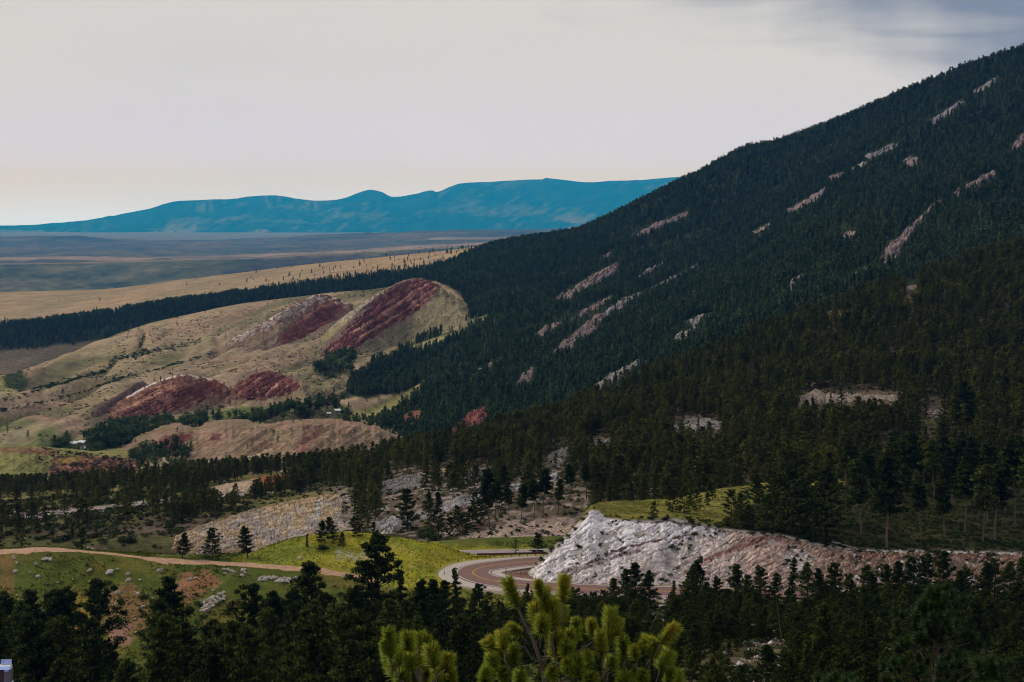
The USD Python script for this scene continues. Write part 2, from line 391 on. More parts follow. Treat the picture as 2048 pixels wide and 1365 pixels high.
rav = fnoise((far.PX + far.PY * 1.3) / 13, far.PY / 11, 1.1, 5, 22)
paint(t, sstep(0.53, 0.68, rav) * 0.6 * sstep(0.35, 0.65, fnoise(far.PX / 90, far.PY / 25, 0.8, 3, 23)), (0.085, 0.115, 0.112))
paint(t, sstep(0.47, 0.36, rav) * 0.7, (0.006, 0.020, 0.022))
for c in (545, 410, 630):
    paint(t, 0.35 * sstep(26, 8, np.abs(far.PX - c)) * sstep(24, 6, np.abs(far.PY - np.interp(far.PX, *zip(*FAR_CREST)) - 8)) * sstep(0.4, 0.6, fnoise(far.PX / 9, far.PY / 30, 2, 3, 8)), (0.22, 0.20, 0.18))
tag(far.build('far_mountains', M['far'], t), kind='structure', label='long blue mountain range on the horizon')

# ---- plains with low swells
def plain_rough(x, y, s):
    e = sstep(0, 0.6, s.t) * (1 - sstep(4.6, 5, s.t))
    return e * (60 * (fnoise(x / 1900, y / 1500, 0.2, 5, 31) - 0.5) + 42 * (np.abs(fnoise(x / 620, y / 900, 3.1, 4, 32) - 0.5) * -2 + 0.4))
plainS = Sheet([[(-500, 560, 7600), (2550, 560, 7600)], [(-500, 531, 8400), (0, 527, 8400), (300, 524, 8500), (500, 519, 8600), (850, 503, 9000), (1000, 494, 9200), (2550, 470, 9500)],
                [(-500, 521, 9800), (0, 519, 9800), (500, 512, 9800), (850, 498, 9800), (1050, 487, 9900), (2550, 468, 10000)],
                [(-500, 500, 13000), (0, 498, 13000), (300, 496, 13000), (600, 488, 13000), (800, 481, 13000), (1000, 476, 13000), (2550, 470, 13000)],
                [(-500, 478, 15500), (0, 476, 15500), (120, 473, 15500), (240, 480, 15500), (400, 484, 15500), (560, 476, 15500), (700, 468, 15500), (850, 463, 15500), (1100, 462, 15500), (2550, 460, 15500)],
                [(-500, 486, 20000), (2550, 478, 20000)], [(-500, 484, 34000), (2550, 478, 34000)]], -500, 2550, 640, [8, 14, 30, 34, 8, 4], lambda x, y, s: FK * plain_rough(x / FK, y / FK, s), far=FK)
t = base(plainS.D.shape, (0.085, 0.092, 0.072))
n = 0.6 * fnoise(plainS.X / 1575, plainS.D / 2450, 0.4, 5, 41) + 0.4 * fnoise(plainS.PX / 34, plainS.PY / 3.2, 0.4, 4, 42)
paint(t, sstep(0.5, 0.62, n), (0.125, 0.115, 0.085))
paint(t, sstep(0.45, 0.35, n) * 0.7, (0.05, 0.062, 0.052))
paint(t, sstep(1.0, 1.1, plainS.t) * sstep(2.05, 1.9, plainS.t), (0.30, 0.225, 0.165))
paint(t, sstep(1.3, 1.45, plainS.t) * sstep(1.75, 1.6, plainS.t) * sstep(0.45, 0.55, n), (0.20, 0.16, 0.13))
paint(t, sstep(3.0, 0.8, line_dist([(860, 478), (1000, 477), (1100, 471), (1160, 466)], plainS.PX, plainS.PY)), (0.24, 0.20, 0.16))
tag(plainS.build('distant_plain', M['plain'], t), kind='structure', label='blue grey rolling plain below the far mountains')

# ---- low green hills beyond the tan bench
LOW = [(-500, 534), (0, 530), (120, 529), (300, 524), (430, 520), (520, 518), (600, 513), (700, 508), (850, 499), (1000, 490), (1200, 478), (2550, 470)]
def low_rough(x, y, s):
    n = fnoise(x / 520, y / 520, 0.9, 5, 51) - 0.5
    return sstep(0, 0.5, s.t) * (1 - 0.85 * sstep(1.4, 2.0, s.t)) * (60 * n + 85 * (np.abs(fnoise(x / 230, y / 800, 5.2, 4, 52) - 0.5) - 0.12))
low = Sheet([[(a, b + 92, 4700) for a, b in LOW], [(a, b + 45, 5600) for a, b in LOW], [(a, b, 6600) for a, b in LOW], [(a, b - 3, 7000) for a, b in LOW], [(a, b + 22, 7500) for a, b in LOW]],
            -500, 2550, 700, [24, 60, 6, 6], lambda x, y, s: FK * low_rough(x / FK, y / FK, s), far=FK)
t = base(low.D.shape, (0.098, 0.108, 0.062))
n = 0.6 * fnoise(low.X / 350, low.D / 525, 0.4, 5, 61) + 0.4 * fnoise(low.PX / 16, low.PY / 5, 0.4, 4, 62)
paint(t, sstep(0.50, 0.40, n) * 0.8, (0.052, 0.068, 0.045))
paint(t, sstep(0.56, 0.66, n) * 0.8, (0.15, 0.135, 0.085))
paint(t, sstep(2.0, 2.3, low.t), (0.21, 0.17, 0.12))
paint(t, soft([(440, 545), (560, 518), (760, 508), (860, 500), (900, 508), (620, 540), (460, 556)], low, 3, 5), (0.075, 0.072, 0.062))
tag(low.build('low_hills', M['plain'], t), kind='structure', label='low grey green hills beyond the tan bench')

# ---- tan bench with a wooded scarp
BENCH = [(-500, 596), (0, 584), (180, 580), (230, 577), (280, 571), (350, 561), (480, 546), (600, 531), (750, 516), (850, 506), (900, 501), (950, 494), (1050, 482), (1200, 470), (2550, 500)]
SCARP_TOP = [(-500, 710), (0, 652), (100, 642), (200, 629), (300, 612), (400, 598), (500, 586), (600, 573), (700, 560), (800, 547), (900, 530), (1000, 505), (1200, 490), (2550, 520)]
def bench_rough(x, y, s):
    return (9 * (fnoise(x / 300, y / 300, 0.9, 5, 71) - 0.5)) * (1 - 0.8 * sstep(2.6, 3, s.t)) * sstep(0, .5, s.t)
bench = Sheet([[(a, b + 125, 2480) for a, b in SCARP_TOP], [(a, b + 55, 2760) for a, b in SCARP_TOP], [(a, b, 3000) for a, b in SCARP_TOP],
               [(a, b, 4300 if a < 300 else 4300 - (a - 300) * 1.35 if a < 1100 else 3220) for a, b in BENCH], [(a, b + 25, 4560 if a < 300 else 4560 - (a - 300) * 1.35 if a < 1100 else 3480) for a, b in BENCH]],
              -500, 2550, 600, [14, 20, 44, 5], bench_rough)
t = base(bench.D.shape, (0.33, 0.245, 0.150))
n = fnoise(bench.X / 160, bench.D / 420, 0.4, 5, 72)
paint(t, sstep(0.5, 0.65, n) * 0.55, (0.36, 0.25, 0.15))
paint(t, sstep(0.46, 0.36, n) * 0.5, (0.23, 0.19, 0.115))
paint(t, sstep(2.02, 1.95, bench.t), (0.10, 0.085, 0.055))
paint(t, sstep(2.02, 1.97, bench.t) * sstep(1.0, 1.15, bench.t), (0.026, 0.030, 0.018))
paint(t, sstep(1.1, 0.8, bench.t) * sstep(0.4, 0.55, n), (0.15, 0.115, 0.085))
tag(bench.build('tan_bench', M['hills'], t), kind='structure', label='tan grass bench with a wooded edge')

# ---- valley hills rising to the big wooded mountain
CREST = [(-500, 800, 2200), (-200, 775, 2250), (0, 764, 2300), (60, 742, 2330), (100, 724, 2350), (180, 692, 2400), (235, 669, 2400), (300, 648, 2400), (400, 625, 2400), (480, 609, 2420), (560, 598, 2440), (640, 589, 2460), (700, 583, 2500), (760, 577, 2580),
         (800, 570, 2650), (850, 550, 2780), (900, 528, 2900), (940, 508, 2980), (1000, 487, 3000), (1080, 475, 2950), (1130, 467, 2900), (1170, 457, 2860), (1200, 443, 2830), (1250, 420, 2780), (1300, 395, 2730), (1350, 370, 2680), (1400, 348, 2620), (1450, 320, 2570),
         (1500, 298, 2520), (1550, 290, 2480), (1600, 274, 2430), (1650, 256, 2380), (1700, 236, 2330), (1750, 216, 2280), (1800, 194, 2230), (1850, 176, 2180), (1900, 154, 2130), (1950, 137, 2090), (2000, 120, 2050), (2048, 104, 2000), (2300, 10, 1900), (2550, -95, 1850)]
GULLIES = [([(187, 679), (126, 697), (54, 714), (0, 737), (-80, 760)], 5), ([(398, 681), (351, 695), (290, 705), (234, 718), (211, 742), (164, 754), (122, 765), (70, 782), (35, 796), (-60, 815)], 6),
           ([(435, 705), (330, 735), (250, 755), (150, 790), (60, 812), (-60, 835)], 3), ([(290, 668), (283, 690), (275, 702)], 5), ([(700, 790), (660, 800), (690, 830)], 6), ([(480, 790), (440, 812), (400, 822)], 7)]
RIDGES = [([(300, 660), (250, 672), (150, 720), (60, 760), (-60, 790)], 11, 11), ([(420, 690), (300, 722), (200, 758), (100, 790), (0, 815)], 10, 9), ([(250, 790), (170, 840), (80, 880)], 14, 7)]
def valley_rough(x, y, s):
    px, py = s.PX, HY + F * (CZ - s.Z) / s.D
    e = sstep(0, .4, s.t) * (1 - 0.9 * sstep(3.6, 4.0, s.t))
    left = sstep(1000, 700, px)
    h = e * left * (16 * (fnoise(x / 260, y / 260, 0.9, 5, 81) - 0.5) + 10 * (0.25 - np.abs(fnoise(x / 130, y / 300, 4.4, 4, 82) - 0.5) * 2))
    h = h + e * (1 - left) * (44 * (fnoise(x / 330, y / 420, 0.9, 4, 83) - 0.5) + 26 * (0.25 - np.abs(fnoise(x / 240 + y / 300, y / 900, 2.2, 4, 84) - 0.5) * 2))
    ac = (px * 0.30 + py * 0.954)
    fold = fnoise(ac / 17 + 0.6 * fnoise(px / 90, py / 60, 0.2, 2, 86), (px * 0.954 - py * 0.30) / 120, 0.7, 3, 85) - 0.5
    s.fold = fold
    h = h + e * left * 26 * fold
    for pts, w in GULLIES: h = h - e * 8.0 * np.exp(-(line_dist(pts, px, py) / (w * 1.5)) ** 2)
    for pts, w, a in RIDGES: h = h + e * a * np.exp(-(line_dist(pts, px, py) / w) ** 2)
    return h
cx_ = [-500, 0, 200, 400, 600, 700, 800, 900, 1000, 1200, 1400, 1700, 2048, 2550]
def row(pys, ds): return list(zip(cx_, pys, ds))
valley = Sheet([row([1010, 1010, 1000, 990, 985, 975, 960, 950, 940, 870, 790, 650, 560, 470], [820] * 4 + [850, 880, 900, 900, 900, 950, 950, 950, 1000, 1000]),
                row([900, 895, 890, 880, 872, 875, 880, 870, 850, 780, 690, 560, 460, 330], [1150] * 12 + [1200, 1250]),
                row([805, 805, 800, 795, 790, 800, 800, 790, 740, 680, 600, 450, 340, 150], [1500, 1500, 1500, 1500, 1450, 1450, 1450, 1400, 1450, 1500, 1550, 1500, 1450, 1450]),
                row([775, 755, 735, 712, 705, 705, 700, 670, 610, 560, 480, 330, 210, 20], [1900, 1900, 1900, 1950, 1950, 1950, 1950, 1950, 2050, 2100, 2100, 1900, 1720, 1650]),
                CREST, [(a, b + 16, d + 130) for a, b, d in CREST], [(a, b + 190, d + 700) for a, b, d in CREST]],
               -500, 2550, 900, [30, 70, 80, 90, 8, 5], valley_rough)
FOREST = Polygon([(735, 562), (800, 552), (870, 562), (905, 577), (930, 602), (945, 637), (900, 662), (850, 672), (820, 692), (790, 707), (750, 727), (722, 747), (695, 768), (690, 782), (715, 797), (760, 792), (815, 785), (845, 765), (842, 790), (800, 815), (778, 832), (750, 850),
                  (700, 846), (680, 858), (730, 885), (790, 905), (800, 1000), (2650, 1000), (2650, -400), (1100, 300), (700, 500)])
CLEAR = [[(822, 694), (860, 680), (900, 668), (938, 660), (936, 672), (890, 686), (840, 698)], [(885, 667), (930, 646), (972, 631), (974, 640), (935, 655)], [(700, 822), (760, 812), (800, 792), (848, 764), (834, 792), (795, 816), (760, 838), (700, 846)],
         [(795, 842), (820, 824), (846, 822), (838, 842), (812, 852)]]
GROVES = [[(648, 716), (668, 700), (692, 698), (712, 716), (704, 748), (664, 748)], [(100, 906), (150, 890), (190, 868), (250, 855), (330, 848), (420, 842), (560, 827), (640, 812), (692, 808), (700, 850), (640, 846), (560, 848), (420, 858), (330, 874), (260, 897), (200, 918), (130, 920)],
          [(620, 745), (650, 735), (680, 745), (660, 765)]]
t = base(valley.D.shape, (0.33, 0.235, 0.150))
n = fnoise(valley.X / 120, valley.D / 160, 0.4, 5, 91); n2 = fnoise(valley.X / 45, valley.D / 60, 1.4, 4, 92)
paint(t, sstep(0.5, 0.62, n) * 0.7, (0.29, 0.20, 0.137))
paint(t, sstep(0.48, 0.38, n) * 0.7, (0.24, 0.20, 0.108))
paint(t, sstep(0.56, 0.66, n2) * 0.5, (0.30, 0.245, 0.14))
paint(t, soft([(-100, 830), (40, 840), (120, 860), (160, 880), (90, 905), (-100, 905)], valley, 10, 14), (0.145, 0.155, 0.068))
paint(t, 0.8 * soft([(0, 720), (30, 735), (40, 790), (0, 800), (-60, 780)], valley, 8, 6), (0.30, 0.27, 0.11))
paint(t, 0.85 * soft([(170, 856), (300, 836), (400, 822), (480, 814), (640, 806), (600, 826), (420, 845), (330, 852), (240, 862)], valley, 5, 4), (0.105, 0.145, 0.04))
paint(t, 0.8 * soft([(60, 800), (100, 792), (130, 802), (110, 822), (60, 825)], valley, 8, 6), (0.20, 0.135, 0.095))
paint(t, 0.75 * sstep(-0.03, -0.16, valley.fold), (0.135, 0.130, 0.068))
paint(t, 0.6 * sstep(0.05, 0.17, valley.fold), (0.33, 0.25, 0.165))
for pts, w in GULLIES:
    j = (fnoise(valley.PX / 14, valley.PY / 9, 0.3, 3, 93) - 0.42) * 2.6
    paint(t, 0.9 * sstep(w * 1.2, w * 0.35, line_dist(pts, valley.PX, valley.PY) / np.clip(j, 0.15, 2)), (0.048, 0.068, 0.030))
paint(t, soft([(10, 738), (40, 735), (60, 760), (40, 785), (12, 775)], valley, 4, 9), (0.055, 0.072, 0.034))
wood = soft(FOREST, valley, 3, 6)
for c in CLEAR: wood = wood * (1 - soft(c, valley, 2, 2))
paint(t, wood, (0.028, 0.038, 0.018))
paint(t, 0.8 * soft(CLEAR[2], valley, 3, 4), (0.25, 0.225, 0.085))
paint(t, 0.9 * soft(CLEAR[3], valley, 3, 4), (0.21, 0.085, 0.06))
for c in CLEAR[:2]: paint(t, 0.8 * soft(c, valley, 3, 3), (0.24, 0.225, 0.10))
for c in GROVES: paint(t, 0.8 * soft(c, valley, 4, 4), (0.06, 0.07, 0.035))
paint(t, 0.6 * soft([(880, 590), (940, 600), (950, 640), (880, 660), (800, 690), (720, 730), (700, 710), (800, 660)], valley, 8, 6), (0.15, 0.15, 0.075))
tag(valley.build('valley_and_mountain', M['hills'], t), kind='structure', label='grassy valley rising to a wooded mountain flank')

# ---- hogback hills in the valley
def hill(name, top, bottom, db, colours, label, ncol=150, nr=36, amp=3.0, lead=22, strike=-30):
    ncol, nr = int(ncol * 1.7), int(nr * 1.7)
    """A tilted hill: bottom line in front, crest line behind. colours(sheet) gives the ground colours."""
    xs = [a for a, _ in top]
    top_f, bot_f = PchipInterpolator(*zip(*top)), PchipInterpolator(*zip(*bottom))
    q = np.linspace(xs[0], xs[-1], 140)
    tp, bp = top_f(q) + 3.2 * (fnoise(q / 9.0, 0.5, 0.4, 4, 105) - 0.5) + 1.6 * (flat_noise(np.floor(q / 6.0), 0 * q, 106) - 0.5), np.maximum(bot_f(np.clip(q, bottom[0][0], bottom[-1][0])), top_f(q) + 0.5)
    def rough(x, y, s):
        e = sstep(0.5, 1.2, s.t) * (1 - 0.8 * sstep(1.8, 2, s.t))
        k = float(df.mean()) / 2000
        py_ = HY + F * (CZ - s.Z) / s.D
        a = math.radians(strike)
        across = -s.PX * math.sin(a) + py_ * math.cos(a) + 7 * fnoise(s.PX / 30, py_ / 22, 0.6, 3, 103)
        strata = fnoise(across / 5.0, s.PX / 90, 3.3, 4, 102) - 0.5
        gull = 0.5 - np.abs(fnoise(s.PX / 16, py_ / 60, 4.4, 3, 104) - 0.5) * 4
        return e * amp * (1.6 * (fnoise(x / (40 * k), y / (60 * k), 1.9, 4, 101) - 0.5) + 2.6 * strata + 0.5 * gull)
    df = gaussian_filter1d(valley.at(q, bp) - 1.0, 6, mode='nearest')
    zb = np.array([float(valley.z((a - CX) / F * d_, d_)) for a, d_ in zip(q, df)])
    zt = CZ - (tp - HY) / F * (df + db)
    zb = np.minimum(zb, CZ - (bp - HY) / F * df)
    S = Sheet([list(zip(q, zb - 9, df - 14)), list(zip(q, zb, df)), list(zip(q, zt, df + db)), list(zip(q, zt - 3, df + db + 25)), list(zip(q, np.minimum(zb, zt) - 14, df + db * 2.2 + 60))],
              xs[0], xs[-1], ncol, [4, nr, 4, 8], rough, heights=True)
    S.u = np.clip(S.t - 1, 0, 1)
    tag(S.build(name, M['redrock'], colours(S)), kind='structure', label=label)
    return S

TAN, RED, PURP, PALE, SCRUB = (0.27, 0.20, 0.125), (0.165, 0.064, 0.054), (0.100, 0.044, 0.046), (0.50, 0.42, 0.36), (0.135, 0.13, 0.07)
def bands(S, ang, period, seed):
    a = math.radians(ang)
    across = -S.PX * math.sin(a) + S.PY * math.cos(a)
    w = fnoise(S.PX / 60, S.PY / 60, 0.2, 3, seed) * 10
    return 0.5 + 0.5 * np.sin((across + w) / period * 2 * math.pi), fnoise(across / period * 1.4 + w * .1, S.PX / 120, 0.7, 4, seed + 1)
def c_big(S):
    t = base(S.D.shape, (0.20, 0.168, 0.10))
    b, n = bands(S, -32, 7, 111)
    red = soft([(640, 712), (655, 690), (700, 640), (745, 600), (790, 570), (825, 556), (870, 560), (882, 572), (860, 600), (830, 622), (790, 650), (750, 675), (700, 700), (665, 712)], S, 6, 12, scale=0.1)
    paint(t, red, (0.135, 0.058, 0.054)); paint(t, red * sstep(0.45, 0.6, n), PURP); paint(t, red * sstep(0.6, 0.95, b) * 0.45, (0.27, 0.135, 0.115)); paint(t, red * sstep(0.42, 0.34, n) * 0.6, (0.20, 0.165, 0.13))
    white = soft([(600, 690), (660, 645), (700, 618), (745, 590), (770, 576), (785, 572), (750, 598), (700, 638), (640, 684)], S, 2, 4, scale=0.12)
    paint(t, white * sstep(0.35, 0.6, fnoise(S.PX / 5, S.PY / 4, 1, 3, 5)), (0.36, 0.30, 0.22))
    paint(t, 0.7 * soft([(596, 702), (650, 668), (690, 640), (700, 640), (660, 676), (610, 705)], S, 2, 3), (0.32, 0.27, 0.13))
    return t
def c_long(S):
    t = base(S.D.shape, (0.20, 0.14, 0.095))
    b, n = bands(S, -28, 5, 121)
    red = soft([(560, 672), (600, 640), (640, 606), (662, 596), (684, 606), (690, 622), (650, 652), (600, 684), (560, 690)], S, 6, 11, scale=0.1)
    paint(t, red, RED); paint(t, red * sstep(0.5, 0.62, n) * 0.8, (0.21, 0.090, 0.068))
    up = sstep(0.45, 0.72, S.u + 0.5 * (fnoise(S.PX / 7, S.PY / 6, 2, 4, 7) - 0.5))
    paint(t, up * 0.8, (0.17, 0.085, 0.075)); paint(t, up * sstep(0.52, 0.60, fnoise(S.PX / 4.5, S.PY / 3.0, 2, 3, 9)), PALE)
    return t
def c_ridge(S):
    t = base(S.D.shape, (0.185, 0.085, 0.065))
    n = fnoise(S.PX / 8, S.PY / 5, 2, 4, 17)
    paint(t, sstep(0.45, 0.35, n) * 0.8, (0.10, 0.055, 0.045)); paint(t, sstep(0.56, 0.64, n) * 0.6, (0.27, 0.18, 0.125))
    paint(t, sstep(0.35, 0.0, S.u), (0.22, 0.155, 0.10))
    paint(t, soft([(405, 762), (440, 764), (452, 772), (425, 792), (395, 798)], S, 3, 6), (0.18, 0.056, 0.050))
    paint(t, sstep(0.86, 0.95, S.u) * sstep(0.44, 0.54, fnoise(S.PX / 7, 0.5, 2, 3, 19)), (0.58, 0.50, 0.44))
    return t
def c_knob(S):
    t = base(S.D.shape, TAN)
    b, n = bands(S, -40, 6, 131)
    red = soft([(455, 798), (470, 770), (500, 748), (528, 739), (560, 746), (592, 757), (600, 772), (570, 792), (520, 800)], S, 6, 11, scale=0.1)
    paint(t, red, (0.135, 0.052, 0.050)); paint(t, red * sstep(0.5, 0.62, n), PURP); paint(t, red * sstep(0.7, 1, b) * 0.35, (0.28, 0.13, 0.10))
    paint(t, sstep(590, 640, S.PX) * sstep(0.4, 0.55, n) * .8, SCRUB)
    return t
def c_bare(S):
    t = base(S.D.shape, (0.25, 0.175, 0.118))
    n = fnoise(S.PX / 22, S.PY / 9, 2, 4, 27)
    paint(t, sstep(0.55, 0.65, n) * 0.7, (0.27, 0.165, 0.115)); paint(t, sstep(0.45, 0.36, n) * 0.6, (0.21, 0.165, 0.09))
    paint(t, soft([(300, 905), (320, 880), (350, 866), (385, 864), (388, 878), (360, 895), (340, 915), (318, 925)], S, 4, 8), (0.155, 0.060, 0.052))
    paint(t, soft([(418, 880), (425, 868), (445, 866), (440, 880)], S, 2, 3), (0.14, 0.06, 0.06))
    paint(t, 0.6 * soft([(590, 900), (610, 862), (640, 856), (630, 885), (600, 910)], S, 3, 5), (0.24, 0.105, 0.08))
    return t
def c_flat(S):
    t = base(S.D.shape, (0.215, 0.20, 0.075))
    n = fnoise(S.PX / 10, S.PY / 4, 2, 4, 37)
    red = soft([(96, 945), (108, 915), (160, 915), (165, 907), (210, 915), (262, 918), (290, 925), (300, 945), (230, 965), (150, 965), (106, 958)], S, 4, 6)
    paint(t, red, (0.145, 0.068, 0.048)); paint(t, red * sstep(0.5, 0.4, n), (0.075, 0.055, 0.04)); paint(t, red * sstep(0.56, 0.66, n), (0.26, 0.125, 0.085))
    paint(t, 0.8 * soft([(-40, 896), (60, 893), (120, 902), (100, 912), (0, 905)], S, 2, 4), (0.20, 0.105, 0.065))
    paint(t, 0.9 * soft([(108, 930), (118, 918), (158, 912), (165, 920), (130, 930)], S, 2, 2), (0.30, 0.20, 0.06))
    paint(t, 0.8 * soft([(270, 935), (285, 925), (330, 935), (360, 945), (300, 950)], S, 3, 4), (0.24, 0.22, 0.09))
    return t
H_long = hill('long_hogback', [(400, 716), (415, 702), (440, 690), (480, 670), (520, 648), (560, 625), (600, 604), (630, 591), (645, 588), (665, 593), (690, 602), (720, 618), (745, 640)], [(400, 720), (440, 706), (500, 703), (560, 694), (600, 676), (640, 656), (680, 640), (745, 648)], 110, c_long,
              'long red hogback with a pale broken rim')
H_big = hill('red_hogback', [(585, 716), (620, 692), (660, 655), (700, 624), (740, 597), (780, 573), (810, 561), (830, 557), (850, 560), (880, 573), (905, 592), (940, 612), (975, 640)], [(585, 720), (650, 716), (700, 712), (760, 700), (830, 672), (900, 655), (975, 650)], 190, c_big,
             'largest dark red hogback beside the wooded mountain', 200, 60, 4.0)
H_rib = hill('purple_rib', [(160, 838), (190, 818), (220, 800), (250, 783), (272, 767), (285, 764), (300, 772), (320, 790)], [(160, 842), (200, 832), (250, 815), (320, 800)], 40, lambda S: base(S.D.shape, (0.125, 0.085, 0.075)), 'low purple grey rib behind the pale rimmed ridge', 90, 20, 2)
H_ridge = hill('red_ridge', [(140, 852), (170, 838), (200, 824), (250, 797), (300, 769), (340, 756), (370, 750), (400, 753), (430, 761), (452, 772), (470, 800), (480, 815)], [(140, 856), (220, 845), (300, 838), (380, 826), (440, 812), (480, 818)], 95, c_ridge, 'red ridge with a white stone rim', 190, 44, 2.6)
H_knob = hill('red_knob', [(440, 806), (455, 788), (470, 769), (490, 756), (510, 745), (525, 740), (545, 743), (570, 751), (590, 757), (620, 771), (660, 792), (690, 816), (700, 828)], [(440, 812), (500, 812), (560, 812), (620, 820), (700, 832)], 90, c_knob, 'dark red knob with a slanting strata face', 160, 40, 2.6)
H_bare = hill('bare_hill', [(180, 922), (220, 906), (250, 897), (300, 880), (340, 867), (380, 860), (440, 857), (520, 851), (600, 847), (680, 846), (730, 851), (770, 862), (820, 890), (850, 920)], [(180, 950), (300, 948), (500, 945), (700, 940), (850, 935)], 130, c_bare, 'bare tan hill with a red patch at its left end', 260, 50, 1.8)
H_flat = hill('red_flat_hill', [(-320, 905), (-100, 900), (0, 898), (60, 896), (110, 901), (150, 906), (200, 911), (260, 917), (320, 930), (370, 950), (400, 965)], [(-320, 980), (0, 985), (200, 975), (400, 972)], 85, c_flat, 'low yellow green hill with a rusty red top', 260, 44, 1.2)

# ---- roads in plan
ROAD = [(190, 316, 16.6), (150, 314, 16.8), (110, 313, 16.9), (70, 313, 17.3), (35, 314.5, 17.8), (14, 317.2, 17.75), (4, 320, 17.7), (-3.1, 323.7, 17.6), (-7.6, 329, 17.3), (-9.2, 334.8, 17.0), (-8.3, 338.6, 16.9), (-5.9, 341.4, 16.8), (-2.0, 344.4, 16.6), (3.3, 347.6, 16.4), (12, 351, 16.0), (26, 356, 15.5), (48, 364, 14.6)]
LOWER = [(30, 377, 12.5), (8, 376, 12.35), (-12, 375.5, 12.1), (-28, 378, 10.6), (-48, 386, 8.0), (-80, 402, 0.0), (-108, 416, -3.0), (-121, 422, -0.8), (-128, 425, 1.5), (-135, 428.5, 0.2), (-152, 436, -1.5), (-190, 455, -5)]
VALLEYROAD = [(p[0], p[1], p[2]) for p in P([-140, -60, 0, 60, 140, 200, 280, 360, 430, 500, 560, 620], [1043, 1037, 1033, 1030.5, 1025, 1018.5, 1009, 1000.5, 994, 989, 986, 984], [520, 530, 540, 550, 562, 570, 580, 592, 604, 620, 640, 665])]
TRAIL_PX = [(-60, 1108), (0, 1103), (40, 1100), (90, 1098), (140, 1101), (190, 1105), (250, 1111), (310, 1119), (360, 1123), (420, 1126), (480, 1129), (550, 1134), (620, 1140), (680, 1149), (725, 1158), (760, 1166)]

def dense(pts, step):
    pts = np.array(pts, float)
    s = np.r_[0, np.cumsum(np.linalg.norm(np.diff(pts[:, :2], axis=0), axis=1))]
    q = np.linspace(0, s[-1], max(int(s[-1] / step), 2))
    return np.stack([PchipInterpolator(s, pts[:, k])(q) for k in range(3)], 1)

def sides(c):
    tan = np.gradient(c[:, :2], axis=0); tan /= np.linalg.norm(tan, axis=1, keepdims=True)
    return np.stack([-tan[:, 1], tan[:, 0]], 1)

def bench_in(S, centre, half, fade):
    """Levels a sheet along a road."""
    c = dense(centre, 1.0)
    from scipy.spatial import cKDTree
    dist, k = cKDTree(c[:, :2]).query(np.stack([S.X.ravel(), S.D.ravel()], 1))
    dist, zr = dist.reshape(S.D.shape), c[k, 2].reshape(S.D.shape)
    w = 1 - sstep(half, half + fade, dist)
    S.Z = S.Z * (1 - w) + (zr - 0.35) * w
    S.refresh()
    return dist

# ---- near wooded slope, with the ground of the lower valley
RC = [(-500, 1005, 800), (0, 988, 800), (100, 983, 800), (200, 975, 800), (300, 965, 800), (400, 957, 800), (500, 949, 790), (600, 941, 780), (700, 928, 780), (780, 914, 780), (900, 893, 790), (1000, 873, 800), (1100, 846, 820), (1200, 802, 840), (1300, 762, 850), (1400, 730, 860), (1500, 686, 880), (1600, 646, 890), (1700, 609, 900), (1800, 579, 910), (1900, 544, 930), (2048, 503, 950), (2550, 372, 980)]
cr = [-500, 0, 200, 400, 560, 700, 850, 1000, 1150, 1300, 1500, 1700, 1900, 2048, 2550]
def rrow(pys, ds): return list(zip(cr, pys, ds))
def slope_rough(x, y, s):
    e = sstep(0, .4, s.t) * (1 - 0.85 * sstep(2.7, 3.0, s.t))
    return e * sstep(250, 800, s.PX) * (7 * (fnoise(x / 60, y / 70, 0.9, 5, 141) - 0.5) + 5.5 * (0.25 - np.abs(fnoise((x + y) / 70, y / 120, 2.2, 4, 142) - 0.5) * 2)) + e * 2.2 * (fnoise(x / 40, y / 40, 3.9, 4, 143) - 0.5)
slope = Sheet([rrow([1150, 1140, 1135, 1132, 1132, 1132, 1128, 1128, 1122, 1110, 1090, 1080, 1070, 1060, 1040], [392] * 15),
               rrow([1075, 1070, 1062, 1055, 1050, 1046, 1040, 1036, 1020, 990, 960, 940, 925, 905, 850], [470, 470, 470, 470, 470, 460, 450, 448, 446, 446, 450, 455, 460, 465, 470]),
               rrow([1032, 1026, 1014, 1000, 992, 978, 960, 940, 915, 885, 845, 800, 760, 735, 640], [575, 575, 575, 590, 600, 590, 585, 585, 585, 585, 590, 595, 600, 610, 620]),
               RC, [(a, b + 10, d + 50) for a, b, d in RC], [(a, b + 150, d + 260) for a, b, d in RC]], -500, 2550, 820, [44, 60, 64, 8, 5], slope_rough)
vdist = bench_in(slope, VALLEYROAD, 6, 12)
ldist = bench_in(slope, LOWER, 6, 10)
t = base(slope.D.shape, (0.078, 0.063, 0.040))
n = fnoise(slope.X / 22, slope.D / 26, 0.4, 5, 151)
paint(t, sstep(0.5, 0.62, n) * 0.7, (0.13, 0.095, 0.068))
paint(t, sstep(0.46, 0.36, n) * 0.7, (0.05, 0.055, 0.026))
leftg = sstep(760, 600, slope.PX)
paint(t, leftg * sstep(0.62, 0.45, n), (0.085, 0.082, 0.034))
paint(t, leftg * sstep(1040, 1000, slope.PY) * sstep(0.42, 0.55, n) * 0.85, (0.19, 0.165, 0.062))
paint(t, 0.9 * soft([(0, 1040), (200, 1028), (420, 1004), (480, 1000), (470, 1014), (330, 1030), (100, 1050), (0, 1052)], slope, 4, 4), (0.105, 0.098, 0.04))
paint(t, 0.95 * soft([(20, 1030), (30, 1018), (70, 1014), (135, 1012), (160, 1018), (100, 1026)], slope, 2, 3), (0.34, 0.225, 0.165))
paint(t, 0.8 * soft([(150, 990), (200, 978), (290, 975), (250, 990), (180, 1000)], slope, 4, 4), (0.23, 0.20, 0.075))
